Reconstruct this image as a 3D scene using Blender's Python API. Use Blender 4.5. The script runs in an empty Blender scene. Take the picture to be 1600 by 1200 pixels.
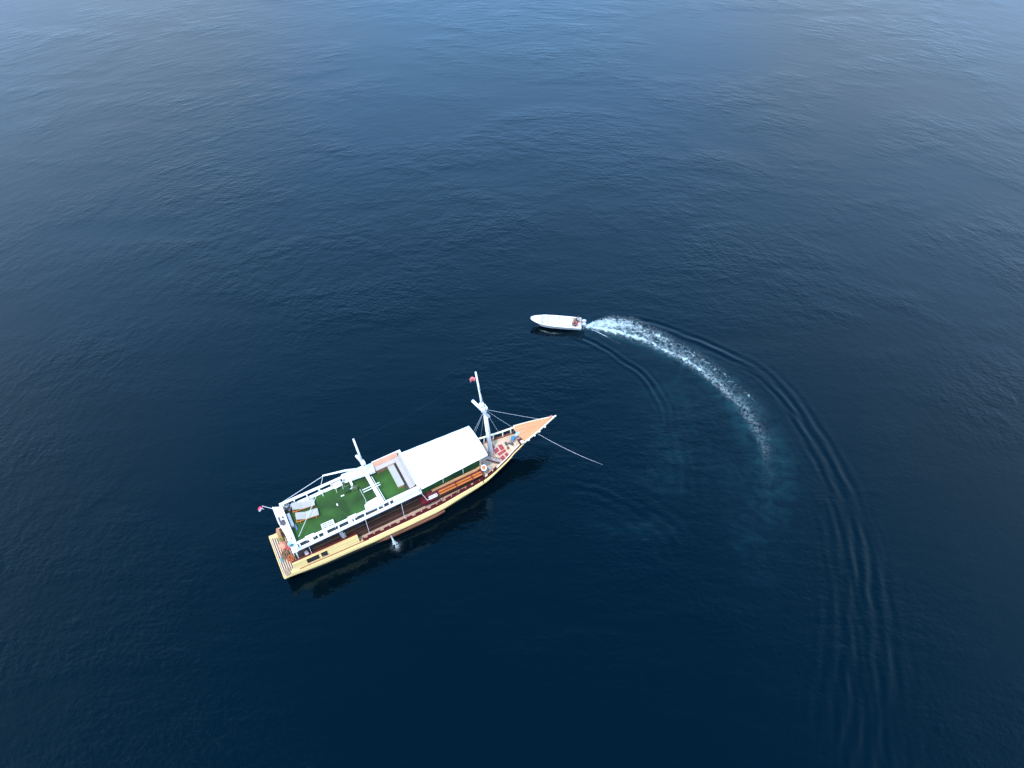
import bpy, bmesh, math, random
import numpy as np
from mathutils import Vector, Matrix
R = math.radians
random.seed(7)
np.random.seed(7)
scn = bpy.context.scene
C = scn.collection

# ------------------------------------------------------------------ camera
CAM_H = 53.0
cam = bpy.data.cameras.new("camera")
cam.sensor_width = 36.0
cam.lens = 1062.5 / 1600 * 36.0
cam.clip_start = 0.5
cam.clip_end = 20000
camo = bpy.data.objects.new("camera", cam)
C.objects.link(camo)
camo.location = (0, 0, CAM_H)
camo.rotation_euler = (Matrix.Rotation(R(90 - 50.32), 4, 'X') @ Matrix.Rotation(R(0.32), 4, 'Z')).to_euler()
scn.camera = camo

# ------------------------------------------------------------------ world / sun
SUN_EL, SUN_AZ = R(65), R(198)           # azimuth clockwise from +Y
sx, sy = math.sin(SUN_AZ) * math.cos(SUN_EL), math.cos(SUN_AZ) * math.cos(SUN_EL)
sun_dir = Vector((sx, sy, math.sin(SUN_EL)))
world = bpy.data.worlds.new("World")
scn.world = world
world.use_nodes = True
nt = world.node_tree
nt.nodes.clear()
N = nt.nodes.new
def lk(a, b): nt.links.new(a, b)
sky = N('ShaderNodeTexSky'); sky.sky_type = 'NISHITA'; sky.sun_disc = False
sky.sun_elevation = SUN_EL; sky.sun_rotation = SUN_AZ
sky.air_density = 1.0; sky.dust_density = 0.6; sky.ozone_density = 5.0
tc = N('ShaderNodeTexCoord')
# soft high clouds: noise over direction, laid on a dome above the sea
sep = N('ShaderNodeSeparateXYZ'); lk(tc.outputs['Generated'], sep.inputs[0])
zc = N('ShaderNodeMath'); zc.operation = 'MAXIMUM'; lk(sep.outputs['Z'], zc.inputs[0]); zc.inputs[1].default_value = 0.08
dx = N('ShaderNodeMath'); dx.operation = 'DIVIDE'; lk(sep.outputs['X'], dx.inputs[0]); lk(zc.outputs[0], dx.inputs[1])
dy = N('ShaderNodeMath'); dy.operation = 'DIVIDE'; lk(sep.outputs['Y'], dy.inputs[0]); lk(zc.outputs[0], dy.inputs[1])
cmb = N('ShaderNodeCombineXYZ'); lk(dx.outputs[0], cmb.inputs[0]); lk(dy.outputs[0], cmb.inputs[1])
cn = N('ShaderNodeTexNoise'); cn.inputs['Scale'].default_value = 1.15; cn.inputs['Detail'].default_value = 5
cn.inputs['Roughness'].default_value = 0.5; lk(cmb.outputs[0], cn.inputs['Vector'])
# clouds are thicker to the left and to the right of the open blue gap
ab = N('ShaderNodeMath'); ab.operation = 'ADD'; lk(dx.outputs[0], ab.inputs[0]); ab.inputs[1].default_value = 0.07
ab2 = N('ShaderNodeMath'); ab2.operation = 'ABSOLUTE'; lk(ab.outputs[0], ab2.inputs[0])
mr = N('ShaderNodeMapRange'); mr.interpolation_type = 'SMOOTHSTEP'
mr.inputs['From Min'].default_value = -0.1; mr.inputs['From Max'].default_value = 1.15
mr.inputs['To Min'].default_value = -0.25; mr.inputs['To Max'].default_value = 0.30
lk(ab2.outputs[0], mr.inputs['Value'])
ad = N('ShaderNodeMath'); ad.operation = 'ADD'; lk(cn.outputs['Fac'], ad.inputs[0]); lk(mr.outputs[0], ad.inputs[1])
cm = N('ShaderNodeMapRange'); cm.interpolation_type = 'SMOOTHSTEP'
cm.inputs['From Min'].default_value = 0.34; cm.inputs['From Max'].default_value = 0.92
cm.inputs['To Max'].default_value = 0.75
lk(ad.outputs[0], cm.inputs['Value'])
# pale air low over the sea
hz = N('ShaderNodeMapRange'); hz.interpolation_type = 'SMOOTHSTEP'
hz.inputs['From Min'].default_value = 1.0; hz.inputs['From Max'].default_value = 0.42
hz.inputs['To Min'].default_value = 0.0; hz.inputs['To Max'].default_value = 1.0
lk(sep.outputs['Z'], hz.inputs['Value'])
hm = N('ShaderNodeMix'); hm.data_type = 'RGBA'; lk(hz.outputs[0], hm.inputs['Factor'])
# deep blue open sky ahead, unseen white overcast added behind the camera as soft fill
dy_ = N('ShaderNodeMapRange'); dy_.interpolation_type = 'SMOOTHSTEP'; dy_.inputs['From Min'].default_value = -0.30; dy_.inputs['From Max'].default_value = 0.12
lk(sep.outputs['Y'], dy_.inputs['Value'])
dmx = N('ShaderNodeMix'); dmx.data_type = 'RGBA'; dmx.inputs['Factor'].default_value = 0.92
lk(sky.outputs[0], dmx.inputs['A']); dmx.inputs['B'].default_value = (0.30, 3.1, 7.2, 1)
dov = N('ShaderNodeMix'); dov.data_type = 'RGBA'; dov.inputs['Factor'].default_value = 0.75
lk(sky.outputs[0], dov.inputs['A']); dov.inputs['B'].default_value = (9.5, 9.4, 9.4, 1)
dms = N('ShaderNodeMix'); dms.data_type = 'RGBA'; lk(dy_.outputs[0], dms.inputs['Factor'])
lk(dov.outputs['Result'], dms.inputs['A']); lk(dmx.outputs['Result'], dms.inputs['B']); lk(dms.outputs['Result'], hm.inputs['A'])
hm.inputs['B'].default_value = (7.2, 13.8, 24.0, 1)
mix = N('ShaderNodeMix'); mix.data_type = 'RGBA'
lk(cm.outputs[0], mix.inputs['Factor']); lk(hm.outputs['Result'], mix.inputs['A'])
cl = N('ShaderNodeMix'); cl.data_type = 'RGBA'; lk(hz.outputs[0], cl.inputs['Factor'])
cl.inputs['A'].default_value = (2.7, 3.9, 4.7, 1); cl.inputs['B'].default_value = (9.8, 12.6, 16.8, 1)
lk(cl.outputs['Result'], mix.inputs['B'])
bg = N('ShaderNodeBackground'); bg.inputs['Strength'].default_value = 0.145
lk(mix.outputs['Result'], bg.inputs['Color'])
wo = N('ShaderNodeOutputWorld'); lk(bg.outputs[0], wo.inputs[0])

sun = bpy.data.lights.new("sun", 'SUN'); sun.energy = 3.0; sun.angle = R(2.5); sun.color = (1, 0.955, 0.88)
suno = bpy.data.objects.new("sun", sun); C.objects.link(suno)
suno.rotation_euler = (-sun_dir).to_track_quat('-Z', 'Y').to_euler()
suno.location = (0, 0, 80)
scn.view_settings.view_transform = 'Standard'
scn.view_settings.look = 'None'
scn.view_settings.exposure = 0.22
scn.view_settings.gamma = 1.0
scn.view_settings.use_curve_mapping = False

# ------------------------------------------------------------------ materials
MATS = {}
def mat(name, col, rough=0.6, var=0.12, scale=3.0, bump=0.0, metal=0.0, col2=None, stretch=None, spec=None):
    if name in MATS: return MATS[name]
    m = bpy.data.materials.new(name); m.use_nodes = True
    t = m.node_tree; p = t.nodes['Principled BSDF']
    p.inputs['Roughness'].default_value = rough; p.inputs['Metallic'].default_value = metal
    if spec is not None: p.inputs['Specular IOR Level'].default_value = spec
    co = t.nodes.new('ShaderNodeTexCoord'); mp = t.nodes.new('ShaderNodeMapping')
    t.links.new(co.outputs['Object'], mp.inputs[0])
    if stretch: mp.inputs['Scale'].default_value = stretch
    n = t.nodes.new('ShaderNodeTexNoise'); n.inputs['Scale'].default_value = scale; n.inputs['Detail'].default_value = 4
    t.links.new(mp.outputs[0], n.inputs['Vector'])
    cr = t.nodes.new('ShaderNodeValToRGB')
    cr.color_ramp.elements[0].position = 0.3; cr.color_ramp.elements[1].position = 0.7
    c2 = col2 if col2 else tuple(c * (1 - var * 2) for c in col)
    cr.color_ramp.elements[0].color = (*c2, 1)
    cr.color_ramp.elements[1].color = (*[min(1, c * (1 + var * 0.4)) for c in col], 1)
    t.links.new(n.outputs['Fac'], cr.inputs[0]); t.links.new(cr.outputs[0], p.inputs['Base Color'])
    if bump:
        b = t.nodes.new('ShaderNodeBump'); b.inputs['Distance'].default_value = bump
        n2 = t.nodes.new('ShaderNodeTexNoise'); n2.inputs['Scale'].default_value = scale * 4
        t.links.new(mp.outputs[0], n2.inputs['Vector'])
        t.links.new(n2.outputs['Fac'], b.inputs['Height']); t.links.new(b.outputs[0], p.inputs['Normal'])
    MATS[name] = m; return m

WHITE = mat('white_paint', (0.86, 0.86, 0.86), 0.45, 0.04, 1.2, col2=(0.74, 0.74, 0.74))
CANVAS = mat('white_canvas', (0.86, 0.87, 0.88), 0.8, 0.02, 0.8, 0.01)
CREAM = mat('cream_hull_paint', (0.84, 0.60, 0.25), 0.45, 0.06, 2.0, 0.004, col2=(0.62, 0.44, 0.18), stretch=(0.2, 1.5, 5))
IVORY = mat('ivory_paint', (0.82, 0.74, 0.55), 0.45, 0.06, 1.5)
HULLD = mat('dark_hull_paint', (0.030, 0.022, 0.015), 0.5, 0.3, 0.8, col2=(0.012, 0.02, 0.01))
MAROON = mat('maroon_paint', (0.115, 0.006, 0.014), 0.5, 0.15, 1.5)
REDL = mat('red_line_paint', (0.26, 0.03, 0.02), 0.5, 0.1)
BROWN = mat('varnished_brown_wood', (0.21, 0.08, 0.035), 0.4, 0.25, 2.5, stretch=(0.2, 3, 3))
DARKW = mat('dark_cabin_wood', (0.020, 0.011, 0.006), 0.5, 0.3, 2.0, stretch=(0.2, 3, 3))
PLANK = mat('pale_deck_planking', (0.62, 0.47, 0.33), 0.6, 0.15, 2.0, col2=(0.46, 0.33, 0.24), stretch=(0.25, 6, 1))
WALK = mat('side_deck_planking', (0.50, 0.37, 0.29), 0.65, 0.12, 2.0, stretch=(0.25, 6, 1))
PEACH = mat('peach_prow_planking', (0.66, 0.30, 0.13), 0.5, 0.12, 2.2, col2=(0.46, 0.20, 0.085), stretch=(0.3, 5, 1))
ORANGE = mat('orange_varnished_slat', (0.66, 0.19, 0.05), 0.35, 0.15, 3, stretch=(0.3, 3, 3))
TAN = mat('tan_wood', (0.48, 0.25, 0.12), 0.45, 0.15, 3, stretch=(0.3, 3, 3))
GLASS = mat('dark_window_glass', (0.035, 0.03, 0.032), 0.12, 0.2, 2)
RED = mat('red_hatch_paint', (0.38, 0.045, 0.055), 0.5, 0.12, 3)
PINKC = mat('pale_cushion', (0.44, 0.38, 0.37), 0.9, 0.06, 2)
GREYC = mat('grey_beige_cushion', (0.38, 0.355, 0.315), 0.9, 0.05, 2.5, 0.01)
PEACHF = mat('peach_seat_back', (0.50, 0.26, 0.17), 0.7, 0.1, 1.2)
BLACK = mat('black_rubber', (0.018, 0.018, 0.02), 0.5, 0.2)
GREY = mat('grey_metal', (0.30, 0.31, 0.34), 0.4, 0.15, 3, metal=0.4)
DGREY = mat('dark_grey_cloth', (0.10, 0.095, 0.11), 0.9, 0.25, 5, 0.02)
BUOY = mat('faded_orange_buoy_plastic', (0.78, 0.20, 0.10), 0.45, 0.15, 2.5, col2=(0.70, 0.28, 0.18))
ROPE = mat('white_rope', (0.62, 0.64, 0.66), 0.8, 0.1, 8)
ROPEB = mat('brown_rope', (0.34, 0.17, 0.09), 0.9, 0.3, 8, 0.02)
ROPEO = mat('orange_rope', (0.62, 0.17, 0.06), 0.9, 0.2, 8, 0.02)
WIRE = mat('thin_grey_wire', (.05, .08, .10), .6)
AQUA = mat('pale_aqua_plastic', (0.42, 0.62, 0.64), 0.35, 0.08, 4)
BLUE = mat('bright_blue_cloth', (0.04, 0.27, 0.62), 0.7, 0.25, 5, 0.02)
LBLUE = mat('pale_blue_cloth', (0.38, 0.50, 0.72), 0.8, 0.15, 6, 0.02)
FRED = mat('red_flag_cloth', (0.70, 0.06, 0.10), 0.8, 0.05)
FPINK = mat('faded_red_flag_cloth', (0.80, 0.20, 0.22), 0.8, 0.08)
SKIN = mat('brown_skin', (0.30, 0.14, 0.08), 0.5, 0.08)
HAIR = mat('black_hair', (0.015, 0.012, 0.012), 0.6, 0.2)
SHIRTR = mat('red_shirt', (0.62, 0.03, 0.06), 0.85, 0.1)
SHIRTB = mat('pale_blue_shirt', (0.58, 0.68, 0.74), 0.85, 0.08)
SHORTS = mat('dark_shorts', (0.06, 0.05, 0.07), 0.85, 0.1)
GEL = mat('white_gelcoat', (0.60, 0.59, 0.57), 0.3, 0.04, 1.5, col2=(0.48, 0.47, 0.45))
ENG = mat('pale_lilac_engine_cowl', (0.45, 0.45, 0.52), 0.3, 0.06, 4)

def turf_mat():
    m = bpy.data.materials.new('green_artificial_turf'); m.use_nodes = True
    t = m.node_tree; p = t.nodes['Principled BSDF']; p.inputs['Roughness'].default_value = 0.95
    p.inputs['Specular IOR Level'].default_value = 0.15
    co = t.nodes.new('ShaderNodeTexCoord')
    n = t.nodes.new('ShaderNodeTexNoise'); n.inputs['Scale'].default_value = 0.38; n.inputs['Detail'].default_value = 6
    n.inputs['Distortion'].default_value = 0.5
    n2 = t.nodes.new('ShaderNodeTexNoise'); n2.inputs['Scale'].default_value = 40
    t.links.new(co.outputs['Object'], n.inputs['Vector']); t.links.new(co.outputs['Object'], n2.inputs['Vector'])
    cr = t.nodes.new('ShaderNodeValToRGB')
    cr.color_ramp.elements[0].position = 0.34; cr.color_ramp.elements[0].color = (0.024, 0.055, 0.018, 1)
    cr.color_ramp.elements[1].position = 0.66; cr.color_ramp.elements[1].color = (0.050, 0.140, 0.030, 1)
    t.links.new(n.outputs['Fac'], cr.inputs[0])
    mx = t.nodes.new('ShaderNodeMix'); mx.data_type = 'RGBA'; mx.blend_type = 'MULTIPLY'; mx.inputs['Factor'].default_value = 0.5
    t.links.new(cr.outputs[0], mx.inputs['A']); t.links.new(n2.outputs['Fac'], mx.inputs['B'])
    hs = t.nodes.new('ShaderNodeMix'); hs.data_type = 'RGBA'; hs.blend_type = 'MULTIPLY'; hs.inputs['Factor'].default_value = 1
    t.links.new(mx.outputs['Result'], hs.inputs['A']); hs.inputs['B'].default_value = (1.35, 1.35, 1.35, 1)
    t.links.new(hs.outputs['Result'], p.inputs['Base Color'])
    b = t.nodes.new('ShaderNodeBump'); b.inputs['Distance'].default_value = 0.02
    t.links.new(n2.outputs['Fac'], b.inputs['Height']); t.links.new(b.outputs[0], p.inputs['Normal'])
    return m
TURF = turf_mat()

# ------------------------------------------------------------------ mesh builder
class MB:
    def __init__(s): s.v = []; s.f = []; s.m = []
    def add(s, vs, fs, mi=0):
        o = len(s.v); s.v += [tuple(v) for v in vs]; s.f += [tuple(i + o for i in f) for f in fs]; s.m += [mi] * len(fs); return s
    def box(s, x0, x1, y0, y1, z0, z1, mi=0):
        vs = [(x, y, z) for z in (z0, z1) for y in (y0, y1) for x in (x0, x1)]
        return s.add(vs, [(0, 2, 3, 1), (4, 5, 7, 6), (0, 1, 5, 4), (2, 6, 7, 3), (0, 4, 6, 2), (1, 3, 7, 5)], mi)
    def cbox(s, x0, x1, y0, y1, z0, z1, c=0.02, mi=0):      # box with chamfered edges
        bm = bmesh.new(); bmesh.ops.create_cube(bm, size=1)
        for v in bm.verts:
            v.co = Vector(((x0 + x1) / 2 + v.co.x * (x1 - x0), (y0 + y1) / 2 + v.co.y * (y1 - y0), (z0 + z1) / 2 + v.co.z * (z1 - z0)))
        bmesh.ops.bevel(bm, geom=bm.edges[:], offset=c, segments=2, affect='EDGES', profile=0.5)
        bm.verts.ensure_lookup_table(); bm.verts.index_update()
        s.add([v.co[:] for v in bm.verts], [[v.index for v in f.verts] for f in bm.faces], mi); bm.free(); return s
    def bar(s, p0, p1, w, h, mi=0, up=(0, 0, 1)):           # rectangular bar between two points
        p0 = Vector(p0); p1 = Vector(p1); d = (p1 - p0).normalized(); u = Vector(up)
        if abs(d.dot(u)) > 0.98: u = Vector((1, 0, 0))
        a = d.cross(u).normalized() * w / 2; b = a.normalized().cross(d).normalized() * h / 2
        vs = [p + q for p in (p0, p1) for q in (-a - b, a - b, a + b, -a + b)]
        return s.add(vs, [(0, 1, 2, 3), (7, 6, 5, 4), (0, 4, 5, 1), (1, 5, 6, 2), (2, 6, 7, 3), (3, 7, 4, 0)], mi)
    def tube(s, pts, r, n=8, mi=0, cap=True):
        pts = [Vector(p) for p in pts]
        rr = r if isinstance(r, (list, tuple)) else [r] * len(pts)
        vs = []; a = None
        for i, p in enumerate(pts):
            d = (pts[min(i + 1, len(pts) - 1)] - pts[max(i - 1, 0)]).normalized()
            if a is None:
                a = d.cross(Vector((0, 0, 1)))
                if a.length < 0.1: a = d.cross(Vector((1, 0, 0)))
            a = (a - d * a.dot(d)).normalized(); b = d.cross(a)
            vs += [p + (a * math.cos(2 * math.pi * k / n) + b * math.sin(2 * math.pi * k / n)) * rr[i] for k in range(n)]
        fs = [(i * n + k, i * n + (k + 1) % n, (i + 1) * n + (k + 1) % n, (i + 1) * n + k) for i in range(len(pts) - 1) for k in range(n)]
        if cap: fs += [tuple(range(n))[::-1], tuple((len(pts) - 1) * n + k for k in range(n))]
        return s.add(vs, fs, mi)
    def lathe(s, prof, c=(0, 0, 0), n=20, mi=0):            # prof: (r, z)
        vs = [(c[0] + r * math.cos(2 * math.pi * k / n), c[1] + r * math.sin(2 * math.pi * k / n), c[2] + z) for r, z in prof for k in range(n)]
        fs = [(i * n + k, i * n + (k + 1) % n, (i + 1) * n + (k + 1) % n, (i + 1) * n + k) for i in range(len(prof) - 1) for k in range(n)]
        return s.add(vs, fs, mi)
    def torus(s, c, R0, r, n=28, m=10, mi=0, M=None, band=None):
        vs = []; fs = []; ms = []
        for i in range(n):
            a = 2 * math.pi * i / n
            for j in range(m):
                b = 2 * math.pi * j / m
                v = Vector(((R0 + r * math.cos(b)) * math.cos(a), (R0 + r * math.cos(b)) * math.sin(a), r * math.sin(b)))
                if M: v = M @ v
                vs.append(v + Vector(c))
        o = len(s.v); s.v += [tuple(v) for v in vs]
        for i in range(n):
            for j in range(m):
                s.f.append((o + i * m + j, o + ((i + 1) % n) * m + j, o + ((i + 1) % n) * m + (j + 1) % m, o + i * m + (j + 1) % m))
                s.m.append(band(i) if band else mi)
        return s
    def prism(s, poly, z0, z1, mi=0):                       # poly ccw; z0, z1 numbers or lists
        n = len(poly); a = z0 if isinstance(z0, list) else [z0] * n; b = z1 if isinstance(z1, list) else [z1] * n
        vs = [(p[0], p[1], a[i]) for i, p in enumerate(poly)] + [(p[0], p[1], b[i]) for i, p in enumerate(poly)]
        fs = [tuple(range(n))[::-1], tuple(range(n, 2 * n))] + [(i, (i + 1) % n, n + (i + 1) % n, n + i) for i in range(n)]
        return s.add(vs, fs, mi)
    def blob(s, c, r, seed=0, n=2, amp=0.2, mi=0):
        bm = bmesh.new(); bmesh.ops.create_icosphere(bm, subdivisions=n, radius=1)
        rnd = random.Random(seed); k = [Vector((rnd.uniform(-3, 3), rnd.uniform(-3, 3), rnd.uniform(-3, 3))) for _ in range(4)]
        for v in bm.verts:
            f = 1 + amp * sum(math.sin(v.co.dot(q) * 1.7 + i) for i, q in enumerate(k)) / 2
            v.co = Vector((c[0] + v.co.x * r[0] * f, c[1] + v.co.y * r[1] * f, c[2] + v.co.z * r[2] * f))
        bm.verts.index_update()
        s.add([v.co[:] for v in bm.verts], [[v.index for v in f.verts] for f in bm.faces], mi); bm.free(); return s
    def build(s, name, mats, parent=None, smooth=False, label=None):
        me = bpy.data.meshes.new(name); me.from_pydata(s.v, [], s.f); me.update()
        if not isinstance(mats, (list, tuple)): mats = [mats]
        for m in mats: me.materials.append(m)
        for p, i in zip(me.polygons, s.m): p.material_index = i; p.use_smooth = smooth
        bm = bmesh.new(); bm.from_mesh(me); bmesh.ops.remove_doubles(bm, verts=bm.verts[:], dist=2e-5); bmesh.ops.recalc_face_normals(bm, faces=bm.faces[:]); bm.to_mesh(me); bm.free()
        o = bpy.data.objects.new(name, me); C.objects.link(o)
        if parent: o.parent = parent
        if label: o['label'] = label
        return o
def tag(o, label, cat, group=None, kind=None):
    o['label'] = label
    if cat: o['category'] = cat
    if group: o['group'] = group
    if kind: o['kind'] = kind
    return o

# ship frame
SO = Vector((-17.35, 25.3, 0)); SA = R(29.71)
SM = Matrix.Translation(SO) @ Matrix.Rotation(SA, 4, 'Z')
def empty(name, label, cat, loc=(0, 0, 0), rz=0, group=None, ship=True):
    o = bpy.data.objects.new(name, None); C.objects.link(o); o.empty_display_size = 0.3
    M = Matrix.Translation(loc) @ Matrix.Rotation(rz, 4, 'Z')
    o.matrix_world = (SM @ M) if ship else M
    return tag(o, label, cat, group)
def single(mb, name, mats, label, cat, loc=(0, 0, 0), rz=0, group=None, ship=True, smooth=False):
    o = mb.build(name, mats, None, smooth)
    M = Matrix.Translation(loc) @ Matrix.Rotation(rz, 4, 'Z')
    o.matrix_world = (SM @ M) if ship else M
    return tag(o, label, cat, group)
def I(x, xs, ys): return float(np.interp(x, xs, ys))

# ------------------------------------------------------------------ water
def axis(lo, hi, step, far):
    a = list(np.arange(lo, hi, step)); s = step
    x = hi; out = []
    while x < far:
        out.append(x); s = min(s * 1.14, far / 6); x += s
    out.append(far)
    x = lo; s = step; inn = []
    while x > -far:
        s = min(s * 1.14, far / 6); x -= s; inn.append(max(x, -far))
    return np.array(inn[::-1] + a + out)
GX = axis(2.0, 36.0, 0.17, 9000.0); GY = axis(6.0, 58.0, 0.17, 9000.0)
X, Y = np.meshgrid(GX, GY)
def smooth_path(pts, n=90):
    p = np.array(pts, float); d = np.r_[0, np.cumsum(np.hypot(*np.diff(p, axis=0).T))]
    t = np.linspace(0, d[-1], n); q = np.stack([np.interp(t, d, p[:, 0]), np.interp(t, d, p[:, 1])], 1)
    for _ in range(6): q[1:-1] = (q[:-2] + 2 * q[1:-1] + q[2:]) / 4
    return q, t
def path_dist(q, t, x, y):
    best = np.full(x.shape, 1e9); sd = np.zeros(x.shape); ss = np.zeros(x.shape)
    for i in range(len(q) - 1):
        a, b = q[i], q[i + 1]; e = b - a; L = np.hypot(*e)
        u = ((x - a[0]) * e[0] + (y - a[1]) * e[1]) / L**2; uc = np.clip(u, 0, 1)
        px, py = x - a[0] - uc * e[0], y - a[1] - uc * e[1]; d = np.hypot(px, py)
        sg = np.sign(e[0] * (y - a[1]) - e[1] * (x - a[0]))
        m = d < best; best[m] = d[m]; sd[m] = (d * sg)[m]; ss[m] = (t[i] + uc * (t[i + 1] - t[i]))[m]
    return sd, ss
Z = np.zeros_like(X); AER = np.zeros_like(X)
sel = (X > 1) & (X < 37) & (Y > 5) & (Y < 59)
xs_, ys_ = X[sel], Y[sel]
outer = [(11.5, 53.4), (14.0, 53.02), (16.71, 52.25), (19.92, 50.17), (22.52, 48.43), (24.99, 46.74), (26.68, 44.93), (28.03, 42.1), (28.87, 39.34), (29.69, 34.79), (30.13, 30.55), (29.96, 26.54), (29.29, 22.58), (28.32, 18.46), (26.84, 13.83), (25.48, 9.5), (24.4, 6.5)]
outer2 = [(22.5, 47.4), (24.89, 46.0), (26.64, 42.91), (27.93, 39.34), (28.64, 34.92), (28.9, 30.54), (28.5, 26.53), (27.5, 22.57), (26.0, 18.45), (24.0, 13.82), (22.4, 9.0)]
inner = [(4.82, 51.48), (6.86, 50.73), (8.69, 49.71), (10.32, 48.56), (11.87, 46.85), (13.3, 45.54), (14.19, 43.9), (14.69, 42.52), (15.24, 40.81), (15.28, 38.49), (14.98, 36.9)]
def packet(pts, A0, A1, w0, w1, lam0, lam1, kap, off=0.0, fin=2.0, fout=6.0, jit=.5):
    q, t = smooth_path(pts); d, s_ = path_dist(q, t, xs_, ys_); L = t[-1]; f = s_ / L
    w = w0 + (w1 - w0) * f; lam = lam0 + (lam1 - lam0) * f
    A = (A0 + (A1 - A0) * f) * np.clip(s_ / fin, 0, 1) * np.clip((L - s_) / fout, 0, 1)
    d = d - off
    return A * np.cos(2 * np.pi * (d / lam + kap * s_) + 1.3 * np.sin(s_ * 0.35) + jit * .7 * (.8 * np.sin(1.1 * s_ + .9 * d) + .5 * np.sin(2.3 * s_ - 1.2 * d + 2))) * np.exp(-(d / w) ** 2) * (0.72 + 0.28 * np.sin(s_ * 0.45 + d * 1.6) * np.cos(s_ * 0.23 - d)) * (0.84 + 0.16 * np.sin(xs_ * .9 + 1.1 * ys_ + 2 * np.sin(xs_ * .5)))
h = packet(outer, 0.070, 0.022, 0.6, 1.6, 0.95, 1.25, 0.03)
h += packet(outer2, 0.026, 0.024, 0.5, 2.6, 0.80, 1.15, -0.06, fin=4, fout=9)
h += packet(outer, 0.0, 0.034, 0.5, 3.0, 1.1, 1.30, 0.09, off=-.6, fin=8, fout=3, jit=.9)
h += packet([(15.28, 38.5), (15.8, 34.5), (15.3, 31.0), (13.2, 27.6), (10.2, 25.0)], 0.030, 0.022, 1.0, 2.2, 1.0, 1.2, 0.03, fin=3, fout=5)
h += packet([(4.5, 32.5), (8.0, 31.8), (11.0, 30.0), (13.3, 27.2), (14.2, 23.5)], 0.024, 0.020, 1.0, 2.4, 0.9, 1.3, -0.03, fin=3, fout=5)
h += packet(outer, 0.004, 0.013, 0.8, 3.4, 0.60, 0.70, -0.12, off=-.9, fin=6, fout=4, jit=1.2)
h += packet(inner, 0.095, 0.055, 0.40, 0.9, 0.8, 0.75, 0.06, fin=1.5, fout=5)
Z[sel] = h
foamc = [(7.7, 52.09), (8.66, 51.9), (9.87, 51.71), (11.99, 51.06), (14.09, 50.16), (15.72, 49.02), (17.37, 47.85), (18.63, 46.7), (19.83, 45.39), (20.75, 44.37), (21.79, 42.71), (22.5, 41.54), (23.14, 39.54), (23.55, 37.79), (23.75, 36.03), (23.4, 33.49), (22.3, 29.54)]
q, t = smooth_path(foamc); d, s_ = path_dist(q, t, xs_, ys_)
a = np.exp(-((d - 0.2) / (0.9 + s_ * 0.05)) ** 2) * np.interp(s_, [0, 2, 18, 28, 34], [1, 1, 0.8, 0.5, 0])
for cx, cy, rx, ry, v in [(15.2, 36.5, 2.0, 3.2, .30), (14.0, 33.0, 2.6, 1.8, .28), (20.5, 27.0, 2.2, 4.0, .22), (10.5, 28.0, 4, 1.5, .16), (17, 42.5, 4.5, 5, .22), (20, 34, 4, 5, .16)]:
    a = np.maximum(a, v * np.exp(-((xs_ - cx) / rx) ** 2 - ((ys_ - cy) / ry) ** 2))
AER[sel] = a
nx, ny = len(GX), len(GY)
me = bpy.data.meshes.new('sea')
me.vertices.add(nx * ny); me.vertices.foreach_set('co', np.stack([X, Y, Z], -1).astype('f').ravel())
ii = (np.arange(ny - 1)[:, None] * nx + np.arange(nx - 1)).ravel()
quads = np.stack([ii, ii + 1, ii + 1 + nx, ii + nx], 1).astype('i')
me.loops.add(quads.size); me.loops.foreach_set('vertex_index', quads.ravel())
me.polygons.add(len(quads)); me.polygons.foreach_set('loop_start', np.arange(0, quads.size, 4, dtype='i'))
me.polygons.foreach_set('loop_total', np.full(len(quads), 4, 'i')); me.polygons.foreach_set('use_smooth', np.ones(len(quads), bool))
at = me.attributes.new('aerated', 'FLOAT', 'POINT'); at.data.foreach_set('value', AER.astype('f').ravel())
me.update(); me.validate()
sea = bpy.data.objects.new('sea', me); C.objects.link(sea); sea['kind'] = 'structure'

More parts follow.
